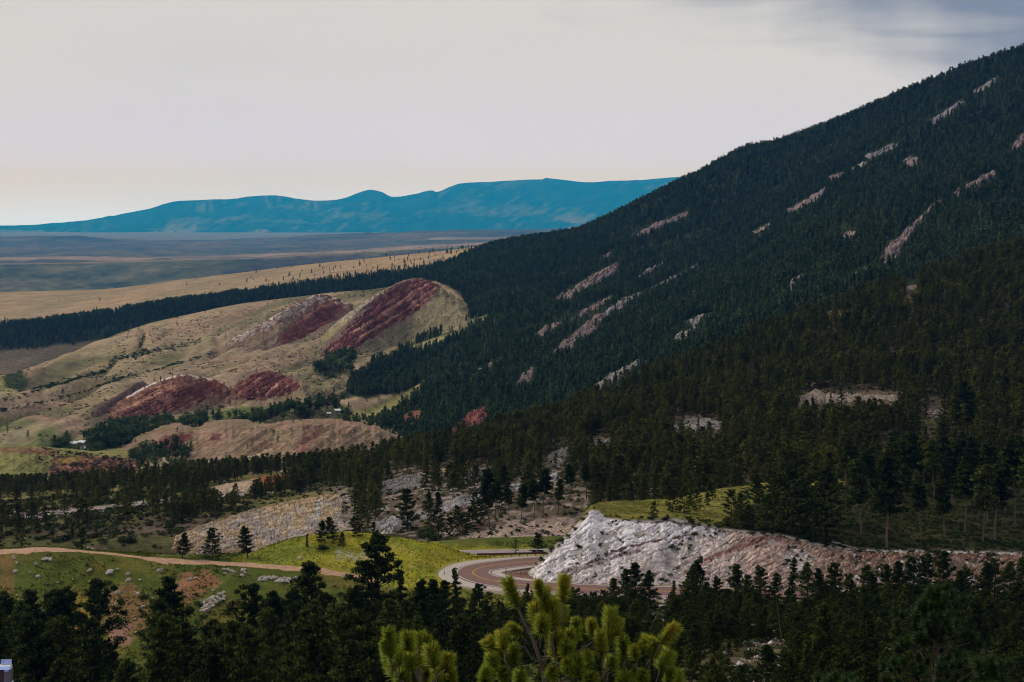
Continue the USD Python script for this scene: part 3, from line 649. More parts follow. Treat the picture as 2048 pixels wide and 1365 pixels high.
paint(t, 0.8 * soft([(600, 935), (640, 925), (750, 918), (740, 925), (640, 935)], slope, 3, 3), (0.24, 0.235, 0.09))
TALUS = [(870, 1105), (900, 1088), (950, 1068), (1000, 1052), (1060, 1043), (1110, 1036), (1150, 1040), (1160, 1075), (1130, 1112), (1080, 1118), (900, 1116)]
talus_m = soft(TALUS, slope, 6, 8)
paint(t, talus_m * 0.9, (0.36, 0.25, 0.19))
paint(t, 0.8 * soft([(690, 1085), (760, 1082), (880, 1090), (1000, 1072), (1010, 1100), (880, 1118), (760, 1105), (690, 1098)], slope, 4, 5), (0.27, 0.19, 0.145))
paint(t, 0.5 * soft([(660, 1000), (760, 1000), (760, 1060), (690, 1075), (650, 1050)], slope, 8, 8), (0.16, 0.115, 0.10))
paint(t, sstep(0.55, 0.62, fnoise(slope.X / 3, slope.D / 4, 3, 3, 152)) * sstep(900, 960, slope.PY) * sstep(600, 700, slope.PX) * 0.6, (0.34, 0.27, 0.23))
tag(slope.build('near_slope', M['slope'], t), kind='structure', label='dark pine covered slope above the road')

# ---- rock cut hill inside the bend
HILL_TOP = [(1030, 1166, 333), (1042, 1158, 334), (1060, 1140, 336), (1085, 1115, 337.5), (1110, 1090, 339), (1140, 1060, 341), (1165, 1035, 343), (1183, 1018, 344), (1195, 1020, 344), (1215, 1034, 342), (1250, 1039, 341), (1290, 1040, 340), (1340, 1036, 340), (1375, 1040, 340), (1400, 1046, 339), (1450, 1056, 338), (1550, 1066, 336), (1650, 1088, 334), (1720, 1098, 333), (1800, 1100, 332), (1900, 1101, 332), (2048, 1104, 332), (2550, 1110, 332)]
HILL_BACK = [(1030, 1170, 336), (1042, 1164, 337), (1085, 1118, 341), (1110, 1092, 343.5), (1140, 1060, 346), (1165, 1032, 349), (1183, 1012, 352), (1200, 1006, 362), (1250, 1002, 375), (1330, 998, 390), (1400, 985, 396), (1450, 974, 400), (1600, 962, 420), (1800, 950, 430), (2048, 930, 440), (2550, 900, 450)]
def cut_rough(x, y, s):
    return sstep(0, .3, s.t) * 1.0 * (fnoise(x / 9, y / 9, 0.9, 4, 161) - 0.5) * (0.3 + 0.7 * sstep(1.2, 1.5, s.t)) + sstep(1.3, 2, s.t) * sstep(1400, 1500, s.PX) * 2.5 * (fnoise(x / 30, y / 25, 4.1, 3, 162) - .5)
cut = Sheet([[(1030, 1171, 331), (1060, 1172, 326), (1120, 1175, 323), (1200, 1179, 321.5), (1400, 1182, 320.5), (1700, 1187, 319.5), (2048, 1193, 319.5), (2550, 1200, 321)],
             HILL_TOP, HILL_BACK, [(a, b + 30, d + (6 if a < 1180 else 30)) for a, b, d in HILL_BACK], [(a, b + 70, d + (12 if a < 1180 else 70)) for a, b, d in HILL_BACK]], 1030, 2550, 620, [60, 44, 6, 4], cut_rough, smooth=False)
t = base(cut.D.shape, (0.40, 0.34, 0.31))
n = fnoise(cut.X / 6, cut.D / 6, 0.4, 5, 171)
top = sstep(0.96, 1.03, cut.t)
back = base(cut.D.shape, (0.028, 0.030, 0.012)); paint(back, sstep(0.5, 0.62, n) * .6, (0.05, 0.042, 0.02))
g_ = soft([(1180, 990), (1330, 985), (1400, 975), (1470, 960), (1560, 950), (1600, 975), (1470, 1020), (1440, 1050), (1400, 1060), (1300, 1060), (1180, 1060), (1170, 1020)], cut, 6, 5)
paint(back, g_, (0.19, 0.165, 0.045)); paint(back, g_ * sstep(0.5, 0.38, n) * .8, (0.12, 0.12, 0.028))
for c in ([(1610, 955), (1680, 945), (1700, 955), (1690, 975), (1620, 975)], [(1750, 940), (1800, 930), (1830, 940), (1790, 950)], [(1850, 930), (1900, 925), (1905, 940), (1860, 945)]):
    paint(back, .9 * soft(c, cut, 3, 4), (0.22, 0.20, 0.04))
paint(back, soft([(1020, 1180), (1060, 1130), (1100, 1080), (1170, 1010), (1188, 1012), (1180, 1024), (1120, 1085), (1070, 1150)], cut, 3, 3), (0.15, 0.155, 0.035))
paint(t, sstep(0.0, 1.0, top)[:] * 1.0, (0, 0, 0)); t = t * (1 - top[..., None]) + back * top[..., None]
tag(cut.build('rock_cut_hill', M['slope'], t), kind='structure', label='hill inside the road bend, cut back to bare rock')

# ---- near ground: overlook slope, gully, meadow and road bench
def zr(d, pairs): return [(a, z, d) for a, z in pairs]
near = Sheet([zr(2.5, [(-500, 98.2), (2550, 98.2)]), zr(12, [(-500, 93.5), (2550, 93.5)]), zr(40, [(-500, 79), (2550, 79)]), zr(90, [(-500, 60), (700, 60), (1300, 62), (2550, 62)]), zr(150, [(-500, 43), (700, 43), (1300, 48), (2550, 50)]),
              zr(210, [(-500, 27), (0, 27), (700, 30), (950, 34), (1300, 37), (2550, 38.5)]), zr(270, [(-500, 16), (0, 15), (400, 14.5), (700, 19), (950, 23.5), (1300, 25), (2550, 26)]),
              zr(298, [(-500, 15.5), (0, 14.6), (400, 14.4), (620, 16.4), (800, 18), (950, 18.9), (1300, 19.5), (2550, 20.5)]), zr(318, [(-500, 20), (0, 19.2), (200, 18.6), (400, 18.0), (620, 17.6), (800, 17.4), (950, 17.4), (1200, 17.6), (2550, 17)]),
              zr(330, [(-500, 23.0), (0, 23.2), (100, 23.7), (200, 22.8), (300, 21.2), (400, 20.3), (500, 19.8), (620, 18.7), (720, 17.0), (850, 16.7), (950, 17), (1200, 17), (2550, 16.5)]),
              zr(336, [(-500, 22.6), (0, 22.4), (100, 22.6), (200, 21.9), (300, 20.8), (400, 20.0), (500, 19.6), (600, 19.6), (700, 18.6), (850, 17.2), (950, 17), (1200, 16.7), (2550, 15.5)]),
              zr(350, [(-500, 17), (0, 17), (200, 17.5), (300, 17.6), (400, 17.6), (500, 18.1), (560, 20.4), (620, 22.0), (700, 23.0), (750, 22.4), (850, 20.2), (900, 18.6), (960, 16.4), (1100, 16.2), (2550, 14)]),
              zr(366, [(-500, 8), (0, 8), (400, 9), (560, 14), (700, 17), (850, 15.6), (960, 13.8), (1100, 13.6), (2550, 12)]), zr(388, [(-500, 2), (400, 3), (700, 8), (850, 11.5), (950, 12.4), (1100, 12.4), (2550, 10)]), zr(425, [(-500, -4), (400, -3), (850, 3), (1100, 4), (2550, 4)])],
             -500, 2550, 720, [6, 6, 8, 12, 16, 26, 34, 30, 24, 16, 22, 18, 10, 6], lambda x, y, s: 1.0 * sstep(60, 200, s.D) * (fnoise(x / 11, y / 11, 0.9, 5, 181) - 0.5) + .35 * sstep(60, 200, s.D) * (fnoise(x / 2.5, y / 2.5, 0.9, 3, 182) - .5), heights=True)
ndist = bench_in(near, ROAD, 7.5, 7)
near_l = bench_in(near, LOWER, 5.5, 6)
t = base(near.D.shape, (0.085, 0.095, 0.020))
n = fnoise(near.X / 9, near.D / 9, 0.4, 5, 191); n2 = fnoise(near.X / 2.2, near.D / 2.6, 0.4, 4, 192); n3 = fnoise(near.X / 35, near.D / 30, 0.8, 3, 193)
paint(t, sstep(0.48, 0.62, n) * 0.7, (0.15, 0.118, 0.034))
paint(t, sstep(0.5, 0.38, n3) * 0.6, (0.075, 0.10, 0.024))
m_ = soft([(470, 1120), (560, 1086), (620, 1070), (700, 1060), (800, 1072), (900, 1095), (1080, 1098), (1090, 1125), (900, 1180), (800, 1180), (720, 1152), (560, 1134)], near, 8, 6)
paint(t, m_, (0.275, 0.245, 0.026)); paint(t, m_ * sstep(0.5, 0.36, n) * 0.8, (0.185, 0.20, 0.026)); paint(t, m_ * sstep(0.56, 0.68, n2) * 0.6, (0.34, 0.29, 0.06))
paint(t, m_ * sstep(700, 560, near.PX) * .6, (0.13, 0.155, 0.03))
paint(t, 0.8 * soft([(800, 1180), (1300, 1188), (1400, 1195), (1400, 1240), (1000, 1230), (850, 1215)], near, 10, 8), (0.165, 0.15, 0.034))
for c, col, a in (([(365, 1150), (420, 1145), (440, 1165), (400, 1190), (372, 1205), (352, 1180)], (0.30, 0.14, 0.075), .85), ([(205, 1185), (260, 1170), (300, 1200), (310, 1240), (240, 1290), (215, 1260)], (0.24, 0.135, 0.065), .75),
                  ([(215, 1255), (262, 1245), (258, 1285), (222, 1285)], (0.28, 0.15, 0.12), .8), ([(145, 1180), (190, 1205), (185, 1265), (150, 1275)], (0.34, 0.21, 0.05), .6), ([(35, 1205), (65, 1195), (64, 1225), (40, 1225)], (0.30, 0.17, 0.10), .8),
                  ([(0, 1108), (30, 1108), (25, 1200), (0, 1220)], (0.22, 0.12, 0.05), .6), ([(470, 1280), (500, 1330), (470, 1345)], (0.2, 0.15, 0.1), .4), ([(1470, 1240), (1540, 1235), (1560, 1300), (1500, 1365), (1400, 1370)], (0.20, 0.14, 0.105), .7),
                  ([(1290, 1210), (1330, 1205), (1335, 1260), (1305, 1265)], (0.33, 0.26, 0.22), .8), ([(230, 1110), (330, 1118), (350, 1160), (250, 1140)], (0.17, 0.135, 0.035), .5), ([(680, 1105), (710, 1112), (760, 1104), (740, 1118), (690, 1122)], (0.42, 0.37, 0.29), .8)):
    paint(t, a * soft(c, near, 9, 17, scale=0.09), col)
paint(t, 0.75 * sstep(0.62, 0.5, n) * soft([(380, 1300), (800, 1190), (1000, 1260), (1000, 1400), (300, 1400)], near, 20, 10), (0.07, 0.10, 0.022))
paint(t, 0.85 * sstep(1000, 1150, near.PX) * sstep(1190, 1225, near.PY), (0.062, 0.056, 0.027))  # shade under the lower right pines, painted into the ground colour
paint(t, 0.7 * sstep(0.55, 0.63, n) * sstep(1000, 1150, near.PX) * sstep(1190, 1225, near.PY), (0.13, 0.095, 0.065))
paint(t, sstep(9.5, 6.5, ndist) * 0.9, (0.34, 0.27, 0.2))
paint(t, 0.5 * sstep(0.55, 0.62, n2) * sstep(1180, 1300, near.PX), (0.2, 0.165, 0.12))
paint(t, 0.9 * sstep(0.40, 0.52, n + .06) * soft([(1004, 1154), (1025, 1140), (1060, 1134), (1100, 1130), (1100, 1170), (1040, 1168)], near, 4, 4), (0.19, 0.105, 0.085))
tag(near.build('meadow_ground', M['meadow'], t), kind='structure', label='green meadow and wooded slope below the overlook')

# ------------------------------------------------------------------ roads
def ribbon(c, lo, hi, up, nx=2):
    """A strip of a road between two offsets from its centre line (lo and hi may vary along it)."""
    s = sides(c)
    lo, hi = np.broadcast_to(lo, len(c)), np.broadcast_to(hi, len(c))
    k = np.linspace(0, 1, nx)
    off = lo[:, None] * (1 - k) + hi[:, None] * k
    xy = c[:, None, :2] + s[:, None] * off[..., None]
    v = np.concatenate([xy, np.broadcast_to((c[:, 2] + up)[:, None, None], (*off.shape, 1))], -1).reshape(-1, 3)
    i = np.arange(len(v)).reshape(len(c), nx)
    f = np.stack([i[:-1, :-1], i[:-1, 1:], i[1:, 1:], i[1:, :-1]], -1).reshape(-1, 4)
    nrm = np.cross(v[f[0, 1]] - v[f[0, 0]], v[f[0, 2]] - v[f[0, 0]])
    return v, (f if nrm[2] > 0 else f[:, ::-1])

def slab(c, lo, hi, up, thick=0.3):
    """A road body with sloping sides."""
    s = sides(c)
    lo, hi = np.broadcast_to(lo, len(c)), np.broadcast_to(hi, len(c))
    sg = np.sign(hi - lo)
    offs = [lo - sg * 0.5, lo, hi, hi + sg * 0.5]
    zs = [up - thick, up, up, up - thick]
    v = np.stack([np.column_stack([c[:, :2] + s * o[:, None], c[:, 2] + z]) for o, z in zip(offs, zs)], 1).reshape(-1, 3)
    i = np.arange(len(v)).reshape(len(c), 4)
    return v, np.stack([i[:-1, :-1], i[:-1, 1:], i[1:, 1:], i[1:, :-1]], -1).reshape(-1, 4)

c = dense(ROAD, 0.6)
bend = np.exp(-((np.arange(len(c)) - np.argmin(c[:, 0])) * 0.6 / 16.0) ** 2)
r = thing('road', (0, 0, 0), label='reddish two lane road sweeping round a hairpin bend', kind='structure')
rp = str(r.GetPath())
# driving from the right, the outside of the bend lies on the left of the travel direction's right hand: offsets are negative outside
sgn = 1.0 if (sides(c)[np.argmin(c[:, 0])] @ np.array([-1.0, 0]) > 0) else -1.0
put('shoulder', *slab(c, sgn * (4.7 + 2.9 * bend), -sgn * (4.5 + 1.9 * bend), 0.0), M['shoulder'], rp)
put('asphalt', *slab(c, sgn * 4.05, -sgn * 4.05, 0.035, 0.06), M['asphalt'], rp)
for o in (-0.16, 0.16):
    put('centre_line', *ribbon(c, o - 0.06, o + 0.06, 0.045), M['yellow'], rp)
for o in (-3.75, 3.75):
    put('edge_line', *ribbon(c, o - 0.085, o + 0.085, 0.045), M['white'], rp)
kb = bend > 0.12
put('inner_gutter', *slab(c[kb], (-sgn * (4.5 + 1.2 * bend))[kb], (-sgn * (4.75 + 1.5 * bend))[kb], 0.06, 0.1), M['shoulder'], rp)
c2 = dense(LOWER, 1.2)
r = thing('road', (0, 0, 0), label='pale lower road running behind the meadow knoll', kind='structure'); rp = str(r.GetPath())
put('asphalt', *slab(c2, 2.5, -2.5, 0.03, 0.1), M['farroad'], rp)
put('shoulder', *slab(c2, 3.0, -3.0, 0.0), M['farroad'], rp)
put('edge_line', *ribbon(c2, 2.2, 2.35, 0.045), M['white'], rp); put('edge_line', *ribbon(c2, -2.35, -2.2, 0.045), M['white'], rp)
c3 = dense(VALLEYROAD, 2.0)
r = thing('road', (0, 0, 0), label='pale road crossing the wooded lower valley on the left', kind='structure'); rp = str(r.GetPath())
put('asphalt', *slab(c3, 4.4, -4.4, 0.04, 0.1), M['farroad'], rp)
put('shoulder', *slab(c3, 6.0, -6.0, 0.0), M['farroad'], rp)

tp = np.array(TRAIL_PX, float)
q = PchipInterpolator(tp[:, 0], tp[:, 1])
tx = np.linspace(-60, 760, 330)
td = near.at(tx, q(tx))
td = gaussian_filter1d(td, 5)
tc = np.stack([(tx - CX) / F * td, td, np.zeros_like(td)], 1)
wid = np.interp(tx, [-60, 90, 150, 250, 290, 340, 430, 560, 680, 760], [2.2, 2.6, 1.2, 1.0, 1.3, 3.2, 2.4, 1.9, 2.0, 1.6]) * (0.85 + 0.3 * fnoise(tx / 18, 0.3, 0.1, 3, 5))
s = sides(tc); k = np.linspace(-1, 1, 7)
xy = tc[:, None, :2] + s[:, None] * (k[None, :] * wid[:, None] + 0.25 * (fnoise(tx[:, None] / 6, k[None] * 2, 0.5, 3, 9) - .5))[..., None]
tz = near.z(xy[..., 0], xy[..., 1]) + 0.07 - 0.09 * np.abs(k)[None] ** 3
v = np.concatenate([xy, tz[..., None]], -1).reshape(-1, 3); i = np.arange(len(v)).reshape(len(tx), 7)
tag(put('dirt_path', v, np.stack([i[:-1, :-1], i[1:, :-1], i[1:, 1:], i[:-1, 1:]], -1).reshape(-1, 4), M['dirt'], smooth=True), kind='structure', label='orange dirt path along the meadow crest')

# ------------------------------------------------------------------ rock outcrops
FACING = np.array([0, -0.62, 0.78])
def rock(name, S, poly, colour, label, cat='outcrop', step=1.6, h=1.5, ang=-25, period=9, blocky=1.0, mat='cliff', group=None, jag=5, lift=0.25, spread=0.3, dark=0.35, colours=None, kind=None, bias=0.0, fold=1.0, bulge=0.0):
    """Bedded rock standing out of the ground inside a traced outline, at the ground's own distance."""
    poly = Polygon(poly) if not hasattr(poly, 'bounds') else poly
    x0, y0, x1, y1 = poly.bounds
    gx, gy = np.meshgrid(np.arange(x0 - 2, x1 + 2, step), np.arange(y0 - 2, y1 + 2, step))
    sd = signed(poly, gx, gy) + (fnoise(gx / 11, gy / 8, 0.7, 3, 201) - 0.5) * 2 * jag
    d = S.at(gx, gy)
    p = P(gx, gy, d)
    a = math.radians(ang)
    along, across = gx * math.cos(a) + gy * math.sin(a), -gx * math.sin(a) + gy * math.cos(a)
    warp = fold * (fnoise(gx / 80, gy / 60, 0.4, 3, 202) - 0.5) * 44 + max(fold, .45) * (fnoise(gx / 17, gy / 12, 2.4, 4, 203) - 0.5) * 9
    b = (across + warp) / period
    b = b + 0.8 * fnoise(b * 0.45, along / 150, 0.3, 3, 208)                      # beds of unequal thickness
    layer = np.floor(b); fr = b - layer
    rnd = noise(np.stack([layer * 3.7, along / (period * 3.6) + layer * 0.37, np.full_like(b, 0.5)], -1), 204)
    crack = np.abs(fnoise(along / (period * 1.3) + layer * 7.3, across / (period * 2.5), 0.5, 3, 205) - 0.5)
    firm = sstep(0.38, 0.6, fnoise(gx / 30, gy / 20, 5.1, 4, 209) + bias)                 # firm beds here, broken rubble there
    bed = (0.35 + 0.65 * rnd) * (1 - 0.75 * sstep(0.68, 0.98, fr)) * (1 - 0.6 * blocky * sstep(0.04, 0.0, crack))
    broken = 1.6 * np.abs(fnoise(along / 13, (across + warp) / 3.6, 8.1, 4, 210) - 0.5) + 0.35
    body = bed * firm + broken * (1 - firm)
    hh = h * (sstep(-2.0, 4.5, sd) * (lift + body) - 0.35) + h * 0.7 * (fnoise(along / 10, (across + warp) / 3.2, 1.1, 4, 206) - 0.5) + h * 0.5 * (fnoise(gx / 3.2, gy / 3, 1.1, 3, 214) - 0.5)
    if bulge: hh = hh + bulge * sstep(0, 14, sd) * (2.2 * (fnoise(gx / 42, gy / 70, 6.2, 3, 217) - 0.5) + 0.9 * (0.5 - np.abs(fnoise(gx / 15, gy / 40, 7.7, 3, 218) - 0.5) * 4) * 0.5)
    p = p + FACING * hh[..., None]
    ok = sd > -1.5
    i = np.arange(gx.size).reshape(gx.shape)
    f = np.stack([i[1:, :-1], i[1:, 1:], i[:-1, 1:], i[:-1, :-1]], -1)[ok[:-1, :-1] & ok[1:, :-1] & ok[:-1, 1:] & ok[1:, 1:]]
    if len(f) < 4:
        return
    col = base(gx.shape, colour)
    if colours: col = colours(col, gx, gy, b, rnd)
    tone = 1 + spread * (rnd - 0.5) * 2 * 0.8 + spread * (fnoise(gx / 6, gy / 4, 3.3, 4, 207) - 0.5) * 1.6
    seam = 1 - dark * sstep(0.72, 0.95, fr) * (0.15 + 0.85 * firm) * sstep(0.35, 0.6, fnoise(along / 28, layer * 1.7, 0.6, 3, 212))
    col = col * (tone * seam)[..., None]
    v, c_ = p.reshape(-1, 3), col.reshape(-1, 3)
    keep = np.unique(f); re = np.full(len(v), -1); re[keep] = np.arange(len(keep))
    m = put(name, v[keep], re[f], M[mat], tint=np.clip(c_[keep], 0.01, 0.9), smooth=False)
    return tag(m, label, cat, group, kind)

PK, GY, RD = (0.22, 0.165, 0.152), (0.25, 0.222, 0.205), (0.22, 0.088, 0.07)
OUT = [([(1100, 602), (1150, 572), (1200, 541), (1236, 526), (1234, 546), (1190, 572), (1140, 599)], PK, 'broad pinkish rock rib slanting down the middle of the wooded mountain'),
       ([(1098, 712), (1130, 680), (1165, 652), (1190, 629), (1217, 624), (1207, 647), (1185, 672), (1150, 692), (1120, 711)], PK, 'largest tan pink rock buttress low on the wooded mountain'),
       ([(1203, 628), (1240, 602), (1300, 577), (1360, 547), (1400, 522), (1392, 536), (1330, 569), (1270, 598), (1217, 634)], GY, 'long thin grey rib running up right from the pink buttress'),
       ([(1026, 778), (1048, 746), (1066, 732), (1074, 748), (1056, 768)], PK, 'small pink rock fin at the mountain foot'),
       ([(1338, 690), (1360, 668), (1390, 651), (1394, 661), (1376, 681), (1352, 693)], GY, 'short pale rock fin behind the dark near crest'),
       ([(1366, 644), (1400, 632), (1440, 626), (1412, 641), (1380, 652)], GY, 'thin broken pale rim just above the short pale fin'),
       ([(1186, 773), (1230, 746), (1265, 728), (1284, 719), (1280, 735), (1240, 757), (1205, 779)], GY, 'pale layered rock ledge lowest on the mountain, over the near crest'),
       ([(948, 748), (980, 727), (1000, 720), (992, 734), (965, 749)], PK, 'small pink streak at the left foot of the mountain'),
       ([(1262, 474), (1310, 448), (1360, 428), (1379, 419), (1374, 434), (1320, 457), (1280, 477)], PK, 'slanting rock band below the skyline left of centre slope'),
       ([(1566, 424), (1600, 405), (1630, 388), (1654, 373), (1645, 396), (1612, 414), (1580, 427)], PK, 'crumbled rock band in the middle of the upper slope'),
       ([(1752, 528), (1778, 490), (1808, 465), (1840, 435), (1874, 401), (1882, 404), (1852, 437), (1828, 467), (1802, 502), (1792, 529)], PK, 'long crooked grey scar on the upper right slope'),
       ([(1903, 391), (1940, 367), (1985, 343), (1997, 350), (1962, 372), (1915, 394)], PK, 'rock band above the upper end of the crooked scar'),
       ([(1803, 322), (1820, 313), (1836, 318), (1838, 332), (1820, 337)], PK, 'round rocky hollow high on the right slope'),
       ([(1726, 314), (1780, 290), (1814, 277), (1792, 297), (1742, 319)], GY, 'thin straight rock line high on the slope'),
       ([(1852, 249), (1900, 216), (1925, 200), (1930, 206), (1912, 222), (1866, 250)], GY, 'thin rock streak below the skyline at the far right'),
       ([(1945, 185), (1975, 165), (1999, 152), (1990, 168), (1958, 188)], GY, 'uppermost pale rock streak near the right skyline'),
       ([(1566, 580), (1590, 558), (1606, 552), (1606, 562), (1582, 584)], PK, 'small pink outcrop above the dark near crest on the right'),
       ([(1685, 472), (1700, 461), (1714, 470), (1708, 482), (1690, 483)], PK, 'single small pink knob in mid slope left of the crooked scar'),
       ([(1648, 362), (1666, 350), (1686, 346), (1682, 358), (1662, 366)], PK, 'little rock cap above the crumbled band'),
       ([(2016, 306), (2035, 275), (2060, 258), (2062, 275), (2040, 305)], PK, 'dim rock strip at the right edge of the picture'),
       ([(1138, 643), (1180, 612), (1228, 588), (1218, 605), (1172, 632)], PK, 'thin rib between the broad rib and the pink buttress'),
       ([(1068, 668), (1100, 650), (1130, 640), (1125, 652), (1085, 672)], PK, 'faint rib left of the pink buttress'),
       ([(1690, 342), (1715, 331), (1738, 322), (1728, 333), (1700, 343)], GY, 'short thin rock line left of the thin straight rock line'),
       ([(1252, 568), (1290, 545), (1332, 520), (1320, 535), (1280, 558)], GY, 'faint thin ledge above the long grey rib'),
       ([(1198, 517), (1212, 508), (1226, 504), (1220, 513), (1206, 519)], PK, 'tiny rock patch near the left skyline of the mountain'),
       ([(1700, 556), (1722, 541), (1742, 532), (1734, 544), (1712, 557)], GY, 'thin rock line below the foot of the crooked scar'),
       ([(1498, 470), (1520, 455), (1545, 446), (1535, 458), (1512, 471)], PK, 'faint rock strip in the centre of the big slope'),
       ([(878, 884), (910, 856), (940, 828), (972, 812), (976, 838), (944, 864), (905, 884)], RD, 'red cliff at the mountain foot behind the near pines')]
rock_zones = []
for poly, c_, lab in OUT:
    rock('rock_outcrop', valley, poly, c_, lab, step=1.35, h=8.0, ang=-38, period=5, jag=4.2, spread=0.5, fold=0.25)
    rock_zones.append(Polygon(poly).buffer(2.0))
SL = [([(760, 968), (790, 955), (840, 946), (850, 950), (845, 975), (800, 985), (765, 985)], GY, 'low grey ledges among pines above the grey rock ramp', -12),
      ([(735, 1062), (745, 1050), (790, 1034), (840, 1026), (870, 1012), (920, 994), (968, 984), (972, 992), (950, 1010), (910, 1018), (880, 1034), (830, 1046), (815, 1060), (770, 1070)], (0.42, 0.38, 0.36), 'long grey rock ramp rising to the right across the pine slope', -24),
      ([(925, 955), (940, 942), (975, 932), (992, 936), (988, 950), (950, 958)], GY, 'pale cap rocks high on the pine slope', -18),
      ([(1010, 978), (1040, 965), (1080, 958), (1115, 945), (1120, 950), (1112, 962), (1060, 972), (1030, 985)], (0.46, 0.42, 0.41), 'white slab ledge right of the grey ramp', -20),
      ([(1092, 910), (1110, 902), (1142, 892), (1142, 920), (1118, 938), (1096, 925)], GY, 'blocky cliff standing out of the pines', -18),
      ([(1168, 888), (1190, 880), (1225, 876), (1225, 884), (1195, 894), (1172, 905)], GY, 'second low cliff right of the blocky cliff', -12),
      ([(1595, 812), (1600, 792), (1630, 780), (1660, 788), (1720, 788), (1795, 790), (1795, 802), (1740, 802), (1690, 806), (1640, 808)], (0.33, 0.27, 0.215), 'long tan layered ledge in the dark right forest', 4),
      ([(1834, 812), (1862, 810), (1890, 828), (1880, 842), (1850, 830)], PK, 'sloping ledge right of the long tan ledge', 25),
      ([(1340, 850), (1370, 838), (1410, 836), (1450, 848), (1440, 860), (1390, 864), (1350, 866)], GY, 'scattered pale rocks in the middle of the dark forest', -6),
      ([(1800, 584), (1818, 570), (1834, 566), (1836, 575), (1812, 588)], PK, 'little rock cap on the dark near crest at the right', -15),
      ([(1646, 612), (1660, 603), (1680, 600), (1676, 608), (1656, 616)], GY, 'small pale rock on the dark near crest', -10),
      ([(1758, 890), (1775, 880), (1782, 895), (1772, 908), (1758, 905)], PK, 'small rock beside a bare pine trunk in the right forest', -10),
      ([(860, 942), (885, 935), (905, 938), (895, 950), (865, 952)], (0.30, 0.22, 0.13), 'ochre ledge left of the pale cap rocks', -12)]
for poly, c_, lab, ang in SL:
    c_ = tuple(.78 * k for k in c_)
    rock('rock_outcrop', slope, poly, c_, lab, step=1.3, h=2.4, ang=ang, period=6.5, jag=3.5, spread=0.45, mat='rock', fold=0.4)
    rock_zones.append(Polygon(poly).buffer(2))
def red_col(col, gx, gy, b, rnd):
    n = fnoise(gx / 14, gy / 9, 0.4, 4, 215)
    paint(col, sstep(0.5, 0.62, n) * .7, (0.10, 0.044, 0.046)); paint(col, sstep(0.45, 0.36, n) * .55, (0.26, 0.165, 0.125)); hb = flat_noise(np.floor(b) * 1.37 + 0.5, 0 * b, 5); br = sstep(0.3, 0.5, fnoise(gx / 22, gy / 16, 3.1, 3, 216))
    paint(col, sstep(0.60, 0.66, hb) * .8 * br, (0.31, 0.185, 0.150)); paint(col, sstep(0.40, 0.34, hb) * .75, (0.085, 0.040, 0.042))
    return col * [1.5, 1.4, 1.25]
for S_, poly, c_, lab, ang, h_ in ((H_big, [(648, 708), (668, 688), (708, 642), (750, 602), (792, 574), (826, 560), (868, 563), (878, 576), (856, 602), (826, 626), (786, 652), (748, 676), (700, 698), (670, 708)], (0.145, 0.058, 0.054), 'slanting dark red strata on the largest hogback', -34, 6.0),
                                   (H_long, [(566, 676), (602, 642), (642, 610), (664, 600), (682, 610), (684, 622), (646, 652), (600, 680)], (0.175, 0.066, 0.055), 'red scarp under the pale rim of the long hogback', -30, 4.0),
                                   (H_long, [(420, 704), (445, 690), (482, 672), (522, 650), (562, 628), (602, 608), (632, 595), (640, 598), (606, 618), (565, 640), (522, 662), (480, 684), (440, 704)], (0.34, 0.27, 0.225), 'pale broken rim of the long hogback', -27, 4.0),
                                   (H_ridge, [(205, 840), (255, 806), (304, 778), (342, 764), (372, 758), (402, 760), (440, 774), (425, 796), (380, 818), (300, 832), (240, 842)], (0.15, 0.068, 0.056), 'red brown broken strata of the white rimmed ridge', -22, 3.0),
                                   (H_knob, [(462, 796), (474, 774), (500, 754), (528, 744), (556, 750), (590, 762), (598, 774), (568, 792), (520, 798)], (0.135, 0.052, 0.050), 'slanting strata on the face of the dark red knob', -38, 4.0)):
    rock('red_ledges' if c_[0] < .2 else 'pale_rim', S_, poly, c_, lab, 'outcrop', step=1.2, h=h_ * 1.25, ang=ang, period=5.2, jag=9, spread=0.5, dark=0.6, bias=0.22, fold=0.16, colours=red_col if c_[0] < .2 else None)
def face_col(col, gx, gy, b, rnd):
    n = fnoise(gx / 26, gy / 16, 0.4, 4, 211)
    paint(col, sstep(0.5, 0.62, n) * .8, (0.39, 0.28, 0.165)); paint(col, sstep(0.48, 0.38, n) * .7, (0.31, 0.26, 0.235))
    paint(col, sstep(18, 4, np.abs(gy - np.interp(gx, [360, 500, 620, 680], [1062, 1022, 1000, 992]))) * .55, (0.27, 0.18, 0.105))
    paint(col, .8 * sstep(-1, 3, signed([(628, 1022), (634, 1002), (644, 996), (648, 1016), (638, 1040), (620, 1052)], gx, gy) + 7 * (fnoise(gx / 9, gy / 7, 1.3, 3, 213) - .5)), (0.42, 0.40, 0.36))
    return col
FACE = Polygon([(352, 1072), (400, 1052), (460, 1034), (540, 1010), (600, 999), (640, 992), (676, 988), (690, 1000), (684, 1040), (700, 1062), (660, 1090), (600, 1110), (520, 1122), (430, 1125), (370, 1122), (340, 1100)])
rock('layered_cliff', slope, FACE, (0.38, 0.30, 0.235), 'broad tan layered rock face behind the meadow', 'cliff', 1.15, 1.8, -16, 6.5, mat='rock', jag=2.5, spread=0.5, dark=0.65, colours=face_col, bias=0.28, fold=0.4)
rock_zones.append(FACE.buffer(-2))
def mound_col(col, gx, gy, b, rnd):
    paint(col, sstep(505, 520, gx + 30 * (fnoise(gx / 9, gy / 6, 1, 3, 3) - .5)), (0.40, 0.135, 0.06)); return col
MOUND = Polygon([(402, 984), (430, 972), (480, 962), (530, 952), (570, 949), (600, 952), (608, 962), (604, 972), (570, 974), (510, 982), (450, 990), (410, 992)])
